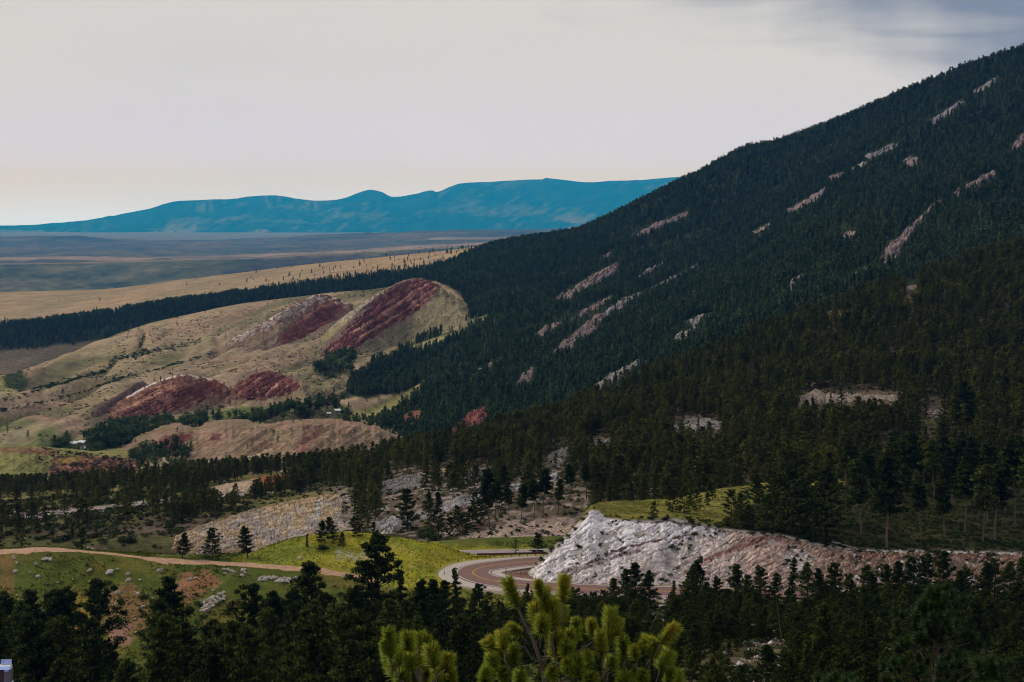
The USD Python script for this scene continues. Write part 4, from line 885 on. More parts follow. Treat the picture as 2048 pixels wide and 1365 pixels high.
rock('road_cutting', slope, MOUND, (0.42, 0.31, 0.225), 'sandy cutting with an orange end above the valley road', 'cutting', 1.2, 1.4, -10, 9, mat='rock', jag=2, spread=0.3, dark=0.2, colours=mound_col)
rock_zones.append(MOUND.buffer(1))
BANK = Polygon([(22, 1030), (34, 1018), (80, 1013), (135, 1012), (158, 1017), (120, 1026), (60, 1031)])
rock('earth_bank', slope, BANK, (0.40, 0.27, 0.20), 'pink earth bank beside the valley road at the left edge', 'bank', 1.2, 1.0, -6, 8, mat='rock', jag=2, spread=0.3, dark=0.2)
rock_zones.append(BANK)

# the big cut face inside the bend, bedded and rising to the right
def cut_col(col, gx, gy, b, rnd):
    n = fnoise(gx / 40, gy / 22, 0.4, 4, 221)
    pink = sstep(-12, 60, (gx - 1040) * 0.33 + (gy - 1160) * 0.9 - 25 + 60 * (n - 0.5))
    paint(col, pink * .75, (0.54, 0.42, 0.355))
    pink2 = sstep(1380, 1560, gx + 120 * (n - .5))
    paint(col, pink2 * .75, (0.44, 0.29, 0.225)); paint(col, .7 * sstep(1500, 1750, gx), (0.27, 0.165, 0.12))
    for pts, w, c_, a in (([(1170, 1132), (1230, 1105), (1290, 1090), (1340, 1082), (1380, 1070)], 3.0, (0.13, 0.05, 0.038), .9), ([(1120, 1150), (1180, 1135), (1240, 1112), (1285, 1104)], 6, (0.23, 0.12, 0.10), .75), ([(1340, 1165), (1400, 1130), (1470, 1100), (1530, 1082)], 6, (0.26, 0.10, 0.072), .8),
                          ([(1480, 1085), (1540, 1078), (1600, 1090)], 8, (0.22, 0.10, 0.075), .6), ([(1700, 1120), (1800, 1112), (1900, 1115), (2050, 1125)], 9, (0.25, 0.115, 0.075), .6), ([(1360, 1092), (1400, 1086)], 6, (0.42, 0.31, 0.12), .6)):
        paint(col, a * sstep(w, w * .25, line_dist(pts, gx, gy) + 5 * (fnoise(gx / 8, gy / 6, 4, 3, 7) - .5)), c_)
    g = sstep(0.52, 0.62, fnoise(gx / 13, gy / 9, 2.4, 4, 222))
    paint(col, .75 * g * sstep(22, 6, line_dist([(1150, 1128), (1200, 1095), (1250, 1070), (1300, 1062)], gx, gy)), (0.17, 0.155, 0.045))
    paint(col, .7 * g * sstep(1090, 1050, gx) , (0.17, 0.15, 0.07))
    paint(col, .8 * sstep(0.5, 0.62, fnoise(gx / 16, gy / 9, 6.4, 4, 223)) * sstep(1600, 1760, gx), (0.15, 0.115, 0.06))
    lip = np.interp(gx, [1190, 1300, 1400, 1450, 1550, 1650, 1720, 1900, 2200], [1030, 1044, 1052, 1061, 1071, 1092, 1102, 1105, 1112])
    paint(col, .9 * sstep(8, 3, gy - lip + 7 * (fnoise(gx / 10, gy / 6, 1.4, 3, 224) - .5)) * sstep(1180, 1300, gx), (0.075, 0.062, 0.03))
    return col
CUT = Polygon([(1030, 1172), (1046, 1157), (1070, 1138), (1100, 1110), (1130, 1082), (1160, 1050), (1184, 1022), (1200, 1030), (1216, 1039), (1260, 1044), (1300, 1044), (1345, 1040), (1375, 1046), (1400, 1052), (1450, 1061), (1550, 1071), (1650, 1092), (1720, 1102), (1800, 1104), (1900, 1105), (2048, 1108), (2200, 1112), (2200, 1190), (2048, 1187), (1700, 1182), (1400, 1176), (1200, 1174), (1100, 1172)])
rock('rock_cut', cut, CUT, (0.76, 0.70, 0.685), 'big pale limestone cut inside the road bend', 'rock cut', 1.05, 1.0, -27, 10, mat='rock', jag=3.6, spread=0.42, dark=0.65, bias=0.12, fold=0.6, bulge=1.2, colours=cut_col, lift=0.35)

# ------------------------------------------------------------------ trees
def tube(pts, radii, n=6):
    pts, radii = np.asarray(pts, float), np.asarray(radii, float)
    tan = np.gradient(pts, axis=0); tan /= np.linalg.norm(tan, axis=1, keepdims=True)
    ref = np.where(np.abs(tan[:, 2:3]) > 0.9, [[1.0, 0, 0]], [[0, 0, 1.0]])
    a = np.cross(tan, ref); a /= np.linalg.norm(a, axis=1, keepdims=True); b = np.cross(tan, a)
    th = np.linspace(0, 2 * math.pi, n, endpoint=False)
    v = (pts[:, None] + radii[:, None, None] * (a[:, None] * np.cos(th)[None, :, None] + b[:, None] * np.sin(th)[None, :, None])).reshape(-1, 3)
    i = np.arange(len(v)).reshape(len(pts), n); j = np.roll(i, -1, 1)
    f = np.stack([i[:-1], j[:-1], j[1:], i[1:]], -1).reshape(-1, 4)
    return v, np.vstack([f[:, [0, 1, 2]], f[:, [0, 2, 3]]])

def join(parts):
    v, f, k = [], [], 0
    for a, b in parts:
        v.append(a); f.append(b + k); k += len(a)
    return np.vstack(v), np.vstack(f)

def sprays(r, centres, radii, per, leaf, flat=0.6, aim=0.5, wide=0.32):
    """Small pointed leaf faces filling clumps; normals lean outwards from each clump."""
    n = len(centres) * per
    c = np.repeat(centres, per, 0); R = np.repeat(radii, per)[:, None]
    u = r.normal(size=(n, 3)); u /= np.linalg.norm(u, axis=1, keepdims=True)
    rad = r.random((n, 1)) ** 0.4
    o = u * rad * R * [1, 1, flat]
    p = c + o
    d = u * [1, 1, 0.7] + [0, 0, aim] + 0.45 * r.normal(size=(n, 3)); d /= np.linalg.norm(d, axis=1, keepdims=True)
    s = np.cross(d, r.normal(size=(n, 3))); s /= np.linalg.norm(s, axis=1, keepdims=True)
    L = leaf * (0.6 + 0.8 * r.random((n, 1)))
    v = np.stack([p - s * L * wide - d * L * .35, p + s * L * wide - d * L * .35, p + d * L * .65], 1).reshape(-1, 3)
    nn = u * 0.7 + [0, 0, 0.55] + 0.35 * r.normal(size=(n, 3)); nn /= np.linalg.norm(nn, axis=1, keepdims=True)
    return v, np.arange(n * 3).reshape(n, 3), np.repeat(nn, 3, 0)

def pine(seed, kind='ponderosa', limbs=34, clumps=3, per=26, leaf=0.034, base_at=0.3, width=0.2, sides_=7, lean=0.02, fat=1.0, girth=1.0):
    """A pine one metre tall: (trunk mesh, crown mesh with normals)."""
    r = np.random.default_rng(seed)
    k = np.linspace(0, 1, 9)
    bend = np.cumsum(r.normal(0, lean, (9, 2)), 0) * k[:, None]
    axis = np.column_stack([bend, k])
    parts = [tube(axis, (0.0165 * (1 - k) ** 0.8 + 0.0025) * girth, sides_)]
    cs, rs = [], []
    ph = r.random() * 6
    for i in range(limbs):
        tt = ((i + r.random()) / limbs) ** 0.92
        z = base_at + (0.985 - base_at) * tt
        if kind == 'spruce':
            prof = (1 - tt) * 1.0 + 0.05
        elif kind == 'old':
            prof = (0.55 + 0.45 * min(1, tt / .3)) * (1 - tt ** 2.4) + 0.14
        else:
            prof = (0.6 + 0.4 * min(1, tt / .22)) * (1 - tt) ** 0.72 + 0.055
        L = width * prof * r.uniform(0.55, 1.18)
        az = ph + i * 2.39996 + r.normal(0, .35)
        up = (-0.28 if kind == 'spruce' else -0.05 + 0.55 * tt) + r.normal(0, .12)
        o = np.array([np.interp(z, k, bend[:, 0]), np.interp(z, k, bend[:, 1]), z])
        dirn = np.array([math.cos(az), math.sin(az), up])
        tip = o + dirn * L + [0, 0, L * .18]
        mid = o + dirn * L * .5
        if L > 0.03:
            parts.append(tube([o, mid, tip], [0.0042, 0.003, 0.0012], 3))
        for s_ in np.linspace(0.42, 1.0, clumps):
            q_ = o * (1 - s_) + tip * s_ + r.normal(0, 0.014, 3)
            cs.append(q_); rs.append((0.030 + 0.034 * r.random()) * (0.7 if kind == 'spruce' else 1.0) * (0.55 + 0.6 * prof) * fat)
    cs.append([bend[-1, 0], bend[-1, 1], 0.985]); rs.append(0.028)
    crown = sprays(r, np.array(cs), np.array(rs), per, leaf, flat=0.55 if kind != 'spruce' else 0.4, aim=0.55 if kind != 'spruce' else 0.1)
    return join(parts), crown

def bush(seed, n=16, per=30, leaf=0.09, tall=0.75):
    r = np.random.default_rng(seed)
    c = r.normal(size=(n, 3)); c /= np.linalg.norm(c, axis=1, keepdims=True); c *= (0.38 * r.random((n, 1)) ** .4); c[:, 2] = np.abs(c[:, 2]) * tall * 2 + .16
    stem = join([tube([[0, 0, -.05], a * .5 + [0, 0, .02], a], [0.02, 0.014, 0.006], 4) for a in c[:5]])
    return stem, sprays(r, c, np.full(n, .2), per, leaf, .8, .3, .4)

def cottonwood(seed, n=40, per=34, leaf=0.045):
    r = np.random.default_rng(seed)
    c = r.normal(size=(n, 3)); c /= np.linalg.norm(c, axis=1, keepdims=True); c *= r.random((n, 1)) ** .35; c = c * [0.3, 0.3, 0.34] + [0, 0, 0.6]
    stem = join([tube([[0, 0, -.03], [0.01, 0, .2], [0, .01, .4], [0, 0, .7]], [0.03, 0.024, 0.018, 0.005], 6)] + [tube([[0, 0, .25], a * .5 + [0, 0, .15], a], [.012, .008, .003], 3) for a in c[:8]])
    return stem, sprays(r, c, 0.075 + 0.05 * r.random(n), per, leaf, .8, .25, .4)

protos = {}
def proto(key, built, crown_mat, bark='bark'):
    """A class prim holding a trunk and a crown, one metre tall, referenced by every tree of its kind."""
    path = f'/prototypes/{key}'
    if not stage.GetPrimAtPath('/prototypes'):
        stage.CreateClassPrim('/prototypes')
    stage.CreateClassPrim(path)
    (tv, tf), (cv, cf, cn) = built
    put('trunk', tv, tf, M[bark], path, smooth=True)
    put('crown', cv, cf, M[crown_mat], path, normals=cn)
    protos[key] = path
    return path

NEARP = [proto(f'near_pine_{i}', pine(300 + i, 'ponderosa', 40, 3, 54, 0.030, b, w, fat=1.3), 'pine') for i, (b, w) in enumerate([(0.10, 0.32), (0.16, 0.29), (0.04, 0.35), (0.20, 0.27)])]
TALLP = [proto(f'tall_pine_{i}', pine(320 + i, 'ponderosa', 30, 3, 54, 0.028, b, w, fat=1.25, girth=.72), 'pine', 'palebark') for i, (b, w) in enumerate([(0.42, 0.17), (0.5, 0.16), (0.36, 0.19)])]
BIGP = [proto('lone_pine', pine(340, 'old', 34, 4, 60, 0.026, 0.22, 0.21), 'pine')]
SPRUCE = [proto(f'spruce_{i}', pine(350 + i, 'spruce', 60, 3, 26, 0.030, 0.05, w), 'pine') for i, w in enumerate([0.2, 0.17])]
SLIM = [proto(f'slim_pine_{i}', pine(360 + i, 'ponderosa', 38, 2, 44, 0.028, 0.08, 0.12), 'pine') for i in range(2)]
BUSHP = [proto(f'bushy_pine_{i}', pine(370 + i, 'ponderosa', 36, 3, 40, 0.038, 0.02, w), 'pine') for i, w in enumerate([0.36, 0.42])]
SHRUBS = [proto(f'shrub_{i}', bush(380 + i), 'shrub') for i in range(2)]
BROWNP = [proto('sparse_pine', pine(390, 'ponderosa', 20, 2, 14, 0.04, 0.1, 0.22), 'brown')]
SLOPEP = [proto(f'slope_pine_{i}', pine(400 + i, k, 26, 2, 24, 0.045, b, w, fat=1.5), 'olive') for i, (k, b, w) in enumerate([('ponderosa', .15, .29), ('ponderosa', .28, .26), ('old', .22, .25), ('ponderosa', .06, .28), ('spruce', .05, .24)])]
MIDP = [proto(f'valley_pine_{i}', pine(420 + i, k, 18, 2, 12, 0.075, b, w * 1.35, fat=1.6), 'forest') for i, (k, b, w) in enumerate([('ponderosa', .12, .22), ('ponderosa', .2, .2), ('spruce', .05, .18)])]
COTT = [proto(f'creek_tree_{i}', cottonwood(440 + i), 'forest') for i in range(2)]
FARP = [proto(f'forest_pine_{i}', pine(460 + i, k, 13, 1, 11, 0.15, b, w * 1.5, 4, fat=2.2), 'forest') for i, (k, b, w) in enumerate([('ponderosa', .1, .2), ('ponderosa', .2, .18), ('spruce', .05, .17), ('old', .15, .18)])]

tree_count = 0
def tree(kind, xyz, h, label, cat='pine', group=None, name='pine_tree', wide=1.0, r=rng):
    global tree_count
    tree_count += 1
    x = UsdGeom.Xform.Define(stage, numbered('/World', name))
    x.AddTranslateOp().Set(Gf.Vec3d(*map(float, xyz)))
    x.AddRotateZOp().Set(float(r.random() * 360))
    x.AddScaleOp().Set(Gf.Vec3f(float(h * wide), float(h * wide), float(h)))
    x.GetPrim().GetReferences().AddInternalReference(kind)
    x.GetPrim().SetInstanceable(True)
    tag(x, label, cat, group)

def quats(q):
    try:
        return Vt.QuathArray.FromNumpy(np.ascontiguousarray(q[:, [1, 2, 3, 0]].astype(np.float16)))
    except Exception:
        return Vt.QuathArray([Gf.Quath(*map(float, k)) for k in q])

def scatter(name, keys, pts, hs, label, r=rng, wide=(0.85, 1.2), cat=None, tilt=0.0):
    """Many copies that nobody could count, as one object."""
    if len(pts) == 0: return
    pi = UsdGeom.PointInstancer.Define(stage, numbered('/World', name))
    targets = []
    for j, key in enumerate(keys):
        nm = key.rsplit('/', 1)[1]
        x = UsdGeom.Xform.Define(stage, f'{pi.GetPath()}/{nm}')
        x.GetPrim().GetReferences().AddInternalReference(key)
        targets.append(x.GetPath())
    pi.CreatePrototypesRel().SetTargets(targets)
    n = len(pts)
    pi.CreateProtoIndicesAttr(Vt.IntArray.FromNumpy(r.integers(0, len(keys), n).astype(np.int32)))
    pi.CreatePositionsAttr(Vt.Vec3fArray.FromNumpy(np.asarray(pts, np.float32)))
    a = r.random(n) * math.pi
    q = np.stack([np.cos(a), r.normal(0, 1, n) * tilt, r.normal(0, 1, n) * tilt, np.sin(a)], 1); q /= np.linalg.norm(q, axis=1, keepdims=True)
    pi.CreateOrientationsAttr(quats(q))
    w = r.uniform(*wide, n)
    pi.CreateScalesAttr(Vt.Vec3fArray.FromNumpy(np.stack([hs * w, hs * w, hs], 1).astype(np.float32)))
    tag(pi, label, cat, None, 'stuff')

def ground_at(S, px, d):
    x = (px - CX) / F * d
    return np.array([x, d, float(S.z(x, d)) - 0.15])

def by_top(S, kind, px, top, d, label, **kw):
    """A tree at column px and distance d whose tip reaches row top."""
    g_ = ground_at(S, px, d)
    h = float(np.clip(CZ - (top - HY) / F * d - g_[2], 2.0, 26))
    tree(kind, g_, h, label, **kw)

def by_base(S, kind, px, foot, top, label, **kw):
    d = float(S.at(px, foot))
    by_top(S, kind, px, top, d, label, **kw)

# hand placed near trees: column, tip row, distance
by_top(near, BIGP[0], 757, 1072, 262, 'tall lone pine with layered open crown left of the road bend', wide=1.1)
GL = 'dark pines in the gully at the lower left'
for px, top, d, k, lab in [(20, 1188, 262, 0, 'pointed dark pine at the left edge below the rocky grass'), (75, 1186, 262, 1, None), (94, 1181, 268, 1, None), (108, 1184, 258, 0, None), (137, 1183, 264, 3, 'round topped pine left of the broad dark pine'), (195, 1164, 258, 2, 'broad dark pine standing against the orange soil patch'),
                           (50, 1210, 240, 0, None), (357, 1160, 268, 1, 'pine beside the red soil scar on the grassy slope'), (504, 1169, 262, 2, 'spreading dark pine below the row of white stones'), (537, 1186, 255, 0, None), (570, 1178, 262, 1, None), (625, 1126, 268, 2, 'tall full pine just below the dirt path'),
                           (612, 1200, 236, 3, None), (693, 1172, 255, 3, 'thin open pine between the full pine and the lone pine'), (420, 1246, 225, 0, 'small pine standing alone in the green gully'), (338, 1196, 255, 1, None), (590, 1205, 240, 2, None), (650, 1195, 245, 1, None)]:
    by_top(near, NEARP[k], px, top, d, lab or 'dark pine in the crowded gully at the lower left', group=None if lab else GL)
GM = 'dark pines in front of the road bend'
for px, top, d, k, lab in [(804, 1144, 268, 'S', 'slim pointed pine right of the lone pine'), (834, 1160, 262, 1, None), (864, 1160, 266, 0, None), (890, 1167, 262, 1, None), (913, 1138, 268, 'S', 'slim pine whose tip stands against the road bend'), (958, 1170, 258, 2, 'broad pine just left of the yellow green pine tip'),
                           (1053, 1168, 268, 'S', 'slim dark pine peeping between the yellow green pine shoots'), (883, 1226, 215, 0, None), (811, 1204, 225, 2, None), (781, 1206, 228, 1, None), (760, 1240, 205, 2, None), (930, 1225, 225, 1, None), (850, 1200, 240, 3, None), (975, 1210, 240, 0, None)]:
    by_top(near, SLIM[0] if k == 'S' else NEARP[k], px, top, d, lab or 'dark pine in the clump in front of the road bend', group=None if lab else GM)
GR = 'row of dark pines along the near road on the right'
for px, top, d, k, lab in [(1273, 1127, 288, 2, 'left pine of the dark pair beside the yellow green pine'), (1258, 1142, 284, 1, None), (1390, 1123, 286, 0, 'tall pointed pine at the right of the gap in the row'), (1375, 1136, 282, 1, None), (1347, 1162, 280, 'S', 'little slim pine at the gap in the roadside row'), (1437, 1154, 282, 0, None), (1468, 1129, 286, 1, None),
                           (1497, 1150, 282, 2, None), (1523, 1133, 286, 0, None), (1550, 1150, 284, 1, None), (1585, 1115, 288, 'S', 'slim dark tip rising highest in the roadside row'), (1616, 1129, 284, 0, None), (1645, 1140, 286, 1, None), (1671, 1127, 284, 2, None), (1700, 1150, 280, 0, None), (1733, 1133, 286, 0, None), (1752, 1145, 280, 1, None), (1772, 1129, 286, 2, None),
                           (1800, 1128, 284, 1, None), (1827, 1115, 286, 2, None), (1850, 1110, 282, 0, None), (1889, 1103, 288, 2, 'dense pine towards the right end of the roadside row'), (1915, 1140, 278, 1, None), (1936, 1134, 282, 0, None), (1965, 1128, 280, 1, None), (1990, 1119, 284, 2, None), (2022, 1127, 280, 0, None), (2048, 1123, 284, 1, None), (1230, 1160, 280, 1, None), (1300, 1145, 280, 0, None), (1415, 1165, 272, 2, None), (1210, 1185, 262, 0, None)]:
    by_top(near, SLIM[1] if k == 'S' else NEARP[k], px, top, d, lab or 'dark pine in the row along the near road', group=None if lab else GR)
by_top(near, SPRUCE[0], 1433, 1210, 212, 'dark cone shaped spruce in the lower right gully', name='spruce_tree', cat='spruce', wide=1.15)
by_top(near, SPRUCE[1], 1386, 1258, 205, 'smaller spruce left of the cone shaped spruce', name='spruce_tree', cat='spruce')
r2 = np.random.default_rng(77)
def fill(n, x0, x1, d0, d1, t0, t1, lab, grp, avoid=()):
    k = 0
    while k < n:
        px, d, top = r2.uniform(x0, x1), r2.uniform(d0, d1), r2.uniform(t0, t1)
        if any(a < px < b and c_ < top < e for a, b, c_, e in avoid): k += 0.2; continue
        by_top(near, NEARP[r2.integers(0, 4)], px, top, d, lab, group=grp, r=r2); k += 1
fill(34, -60, 420, 165, 235, 1225, 1330, 'dark pine in the crowded gully at the lower left', GL, [(200, 320, 1150, 1285), (360, 450, 1150, 1240)])
fill(34, 440, 1010, 165, 235, 1215, 1330, 'dark pine on the shaded slope at the lower middle', 'dark pines on the lower middle slope')
fill(44, 1640, 2120, 175, 262, 1160, 1290, 'dark pine in the black lower right stand', 'dark pines in the lower right stand')
fill(26, 1060, 1480, 180, 255, 1195, 1310, 'dark pine behind the yellow green pine', 'dark pines behind the yellow green pine', [(1290, 1340, 1100, 1280)])
fill(14, 1500, 1720, 190, 250, 1215, 1310, 'low pine in the stony lower right gully', 'low pines in the stony gully')

us = near.sample(5200, 4.0, 7.0, r2); ux, uy = proj(us)
uk = (ux > 1020) & (ux < 2110) & (uy > 1205) & (uy < 1400) & ~((ux > 1290) & (ux < 1336) & (uy < 1275)) & ~((ux > 1440) & (ux < 1575) & (uy > 1285) & (uy < 1362)) & (fnoise(us[:, 0] / 14, us[:, 1] / 14, .3, 3, 250) > 0.42)
lk = (ux > -60) & (ux < 1020) & (uy > 1222) & (uy < 1400) & ~((ux > 195) & (ux < 345) & (uy < 1300)) & ~((ux > 395) & (ux < 480) & (uy < 1290)) & (fnoise(us[:, 0] / 14, us[:, 1] / 14, .3, 3, 251) > 0.45)
scatter('young_pines', BUSHP + NEARP[:1], us[lk], r2.uniform(1.6, 4.4, lk.sum()), 'dark young pines filling the lower left gully', r2, (0.9, 1.3))
scatter('young_pines', BUSHP + NEARP[:1], us[uk], r2.uniform(1.6, 4.6, uk.sum()), 'dark young pines crowding the lower right slope', r2, (0.9, 1.3))

# meadow trees
for kind, px, foot, top, lab in [(NEARP[2], 425, 1118, 1057, 'left of two rounded pines in front of the layered rock face'), (NEARP[3], 495, 1117, 1055, 'right of two rounded pines in front of the layered rock face'), (NEARP[1], 365, 1116, 1066, 'pine at the left foot of the layered rock face'),
                                 (SLIM[0], 614, 1095, 1068, 'small slim pine alone on the green knoll'), (NEARP[0], 642, 1086, 1042, 'left pine of the trio on top of the knoll'), (NEARP[1], 666, 1087, 1035, 'tallest pine of the trio on top of the knoll'), (NEARP[2], 683, 1092, 1065, 'lowest pine of the trio on top of the knoll')]:
    by_base(near, kind, px, foot, top, lab, wide=1.15)
by_base(near, BUSHP[0], 714, 1073, 1034, 'round bushy pine on the crest of the knoll', wide=1.25)
by_base(near, SHRUBS[0], 648, 1098, 1088, 'low dark shrub below the trio of pines', name='shrub', cat='shrub', wide=2)
by_top(near, NEARP[0], 1077, 1066, 362, 'dark young pine behind the guardrail', wide=1.3)
by_top(near, BROWNP[0], 1030, 1077, 366, 'sparse brownish young pine behind the guardrail')
# pines with bare trunks above the rubble
GT = 'bare trunked pines above the rubble slope'
for px, foot, top, k in [(979, 1059, 937, 0), (991, 1036, 962, 1), (1018, 1033, 965, 2), (1042, 1047, 970, 0), (1068, 1043, 960, 1), (1086, 1036, 938, 1), (1116, 1029, 958, 0), (1173, 998, 926, 1), (1192, 988, 920, 0), (856, 1047, 985, 2), (879, 1031, 984, 0), (895, 982, 930, 1), (905, 1000, 940, 0), (1010, 1010, 930, 1), (1050, 1012, 930, 2), (1140, 1005, 930, 1)]:
    by_base(slope, TALLP[k], px, foot, top, 'pine with a bare lower trunk above the rubble slope', group=GT, wide=1.05)
by_base(slope, NEARP[2], 815, 1061, 978, 'big dark pine standing in front of the grey rock ramp', wide=1.15)
for px, foot, top in [(940, 1060, 1015), (960, 1050, 1000), (925, 1070, 1030), (900, 1072, 1035), (950, 1030, 985), (975, 1030, 990), (1000, 1020, 985), (880, 1075, 1045), (915, 1052, 1012)]:
    by_base(slope, BUSHP[1], px, foot, top, 'dark bushy pine in the thicket left of the rubble slope', group='bushy pines in the thicket left of the rubble', wide=1.1)
for px, foot, top in [(842, 1072, 1052), (858, 1078, 1050), (870, 1082, 1062), (885, 1106, 1090), (955, 1108, 1092), (1005, 1098, 1084)]:
    by_base(slope, SHRUBS[1], px, foot, top, 'dark shrub at the foot of the rubble slope', name='shrub', cat='shrub', group='shrubs at the foot of the rubble slope', wide=1.6)
# trees on the cut hill
by_base(cut, BUSHP[0], 1305, 1040, 1004, 'small bushy pine on the lip of the rock cut')
for px, foot, top in [(1345, 1024, 980), (1368, 1026, 972), (1392, 1022, 976), (1380, 1012, 985)]:
    by_base(cut, BUSHP[1], px, foot, top, 'young bushy pine in the clump on the grass bench', group='clump of young pines on the grass bench')
by_base(cut, NEARP[0], 1416, 1012, 985, 'small pine right of the clump on the grass bench')
by_base(cut, NEARP[1], 1425, 1000, 963, 'dark pine at the back of the grass bench', wide=1.2)
for px, foot, top in [(1462, 1054, 982), (1480, 1040, 985), (1530, 1060, 990), (1560, 1062, 950), (1585, 1058, 940), (1610, 1066, 945), (1640, 1060, 935), (1520, 1020, 950), (1545, 1010, 945), (1575, 1000, 930), (1600, 1010, 930), (1665, 1050, 940), (1500, 1060, 1010), (1625, 1080, 1000)]:
    by_base(cut, BUSHP[int(r2.integers(0, 2))] if foot > 1030 else NEARP[int(r2.integers(0, 4))], px, foot, top, 'dark young pine in the thicket above the rock cut', group='young pines in the thicket above the rock cut', wide=1.0)
by_base(cut, SPRUCE[0], 1653, 1092, 1050, 'little dark spruce at the edge of the cut bank', name='spruce_tree', cat='spruce', wide=1.3)
for px, foot, top, k, lab in [(1723, 1071, 920, 0, None), (1774, 1098, 912, 2, 'bare trunked pine nearest the edge of the cut bank'), (1886, 983, 872, 1, None), (1930, 1063, 924, 1, None), (1965, 1085, 930, 0, None), (2028, 1054, 880, 1, 'tall pale trunked pine at the right edge'), (1765, 940, 815, 1, None), (1692, 975, 872, 2, None), (1846, 980, 887, 0, None), (1809, 979, 882, 1, None), (1842, 1063, 960, 0, None), (1905, 1020, 900, 2, None), (1985, 1000, 880, 0, None), (1950, 1010, 880, 2, None), (2060, 1070, 900, 1, None), (1740, 1000, 900, 0, None), (1700, 985, 880, 1, None), (1790, 985, 870, 2, None), (1830, 990, 865, 0, None), (1870, 1010, 880, 1, None), (1920, 985, 870, 2, None), (2010, 1030, 890, 0, None), (2045, 990, 870, 1, None), (1975, 1050, 920, 2, None), (1805, 1040, 930, 1, None), (1890, 1075, 960, 0, None), (1990, 1080, 940, 1, None)]:
    by_base(cut, TALLP[k], px, foot, top, lab or 'tall bare trunked pine on the flat above the cut', group=None if lab else 'tall pines on the shaded flat above the cut', wide=1.1)
by_base(slope, BIGP[0], 1927, 865, 765, 'old pine with a thick reddish trunk in the right forest', wide=1.1)

# scattered pines: the ones that show largest are individuals, the rest are forest
pool = []   # (pixels tall, point, height, prototype set, zone)
def outside(px, py, zones):
    ok = np.ones(px.shape, bool)
    for z in zones: ok &= ~shapely.contains_xy(z, px, py)
    return ok
r3 = np.random.default_rng(99)
# near slope forest
p = slope.sample(15000, 0.25, 3.35, r3); px, py = proj(p)
dens = np.where(px > 760, 1.0, 0.0)
dens = np.where((px > 1180), 1.0, dens)
dens *= np.where((px < 1180) & (py > 985), 0.12, 1.0) * np.where((px < 1180) & (py > 925), 0.5, 1.0)
lf = (px <= 760)
band = np.clip((fnoise(p[:, 0] / 40, p[:, 1] / 40, 0.4, 3, 231) - 0.36) * 5, 0, 1)
dens = np.where(lf, 0.34 * band + 0.06, dens)
dens = np.where(lf & (py > 940) & (py < 990) & (px > 0), 0.75 * band + 0.25, dens)
dens = np.where(lf & (px < 420) & (py > 1000) & (py < 1050), dens * .5, dens)
dens = np.where(lf & (px > 340) & (py > 960) & (py < 1080) & (py < 1075 - (px - 340) * 0.24), np.maximum(dens, 0.95), dens)
dens = np.where((px > 1330) & (px < 1500) & (py > 1080), 0.1, dens)
low_zone = ~outside(px, py - 16, rock_zones) | ~outside(px, py - 30, rock_zones)
dens = np.where(low_zone & (px > 700), dens * 0.16, dens)
dens = np.where(~outside(px, py - 44, rock_zones) & (px > 1180), dens * 0.25, dens)
ok = (r3.random(len(p)) < dens) & outside(px, py, rock_zones + [Polygon(TALUS).buffer(2), Polygon([(1620, 800), (1800, 800), (1800, 812), (1620, 815)])])
from scipy.spatial import cKDTree
ok &= cKDTree(dense(VALLEYROAD, 2.0)[:, :2]).query(p[:, :2])[0] > 8
ok &= cKDTree(dense(LOWER, 2.0)[:, :2]).query(p[:, :2])[0] > 8
front = LineString([(402, 996), (450, 994), (500, 988), (600, 984)])       # keep the road and the cutting in view
ok &= ~((py > 990) & (py < 1012) & (px > 330) & (px < 500))
ok &= ~((py > 1120) & (px > 720) & (px < 1180))
ok &= ~(shapely.contains_xy(FACE.buffer(14), px, py))
p = p[ok]; px, py = px[ok], py[ok]
hs = r3.uniform(6.5, 11.5, len(p)) * np.where(px < 760, .95, 1.0) * np.where((px > 340) & (px < 700) & (py > 985), .8, 1)
slope_set = (p, hs, F * hs / p[:, 1], px, py)
# valley and mountain forest
p = valley.sample(165000, 0.3, 4.6, r3); px, py = proj(p)
j = (fnoise(px / 15, py / 10, 0.3, 3, 232) - 0.5) * 14
inside = signed(FOREST, px, py, 30) + j > 0
for c_ in CLEAR: inside &= ~(signed(c_, px, py, 20) + j * .3 > -1)
inside |= False
thin = fnoise(p[:, 0] / 90, p[:, 1] / 110, 0.4, 4, 233)
keep = inside & (r3.random(len(p)) < np.clip(0.75 + 2.5 * (thin - 0.42), 0.5, 1)) & (outside(px, py, rock_zones) | (r3.random(len(p)) < 0.06)) & (outside(px, py - 6, rock_zones) | (r3.random(len(p)) < 0.35))
hm = r3.uniform(4.5, 9, len(p)) + 3.5 * (r3.random(len(p)) < .18) * np.where(px < 1000, 1.1, 1.0)
grove = np.zeros(len(p), bool)
for c_ in GROVES: grove |= signed(c_, px, py, 30) + j * .5 > 0
loose = ~inside & ~grove & (px < 1000) & (py > 590) & (r3.random(len(p)) < 0.0012 + 0.010 * (px > 520) * (fnoise(p[:, 0] / 70, p[:, 1] / 70, 1.7, 3, 234) > 0.5))
scatter('pine_forest', FARP, p[keep], hm[keep], 'dark pine forest covering the big mountain flank', r3)
grove &= ~((px > 136) & (px < 178) & (py > 886) & (py < 916)) & ~((px > 648) & (px < 690) & (py > 822) & (py < 852))
gk = grove & (r3.random(len(p)) < np.where((px > 345) & (px < 600), 0.16, np.where(px > 600, 0.22, 0.42)))
scatter('creek_trees', COTT + MIDP[:1], p[gk], r3.uniform(8, 14, gk.sum()), 'dark tree belt along the creek in the valley', r3, (0.8, 1.15))
scatter('scattered_pines', MIDP, p[loose], r3.uniform(3.5, 8, loose.sum()), 'scattered small pines on the tan valley hills', r3)
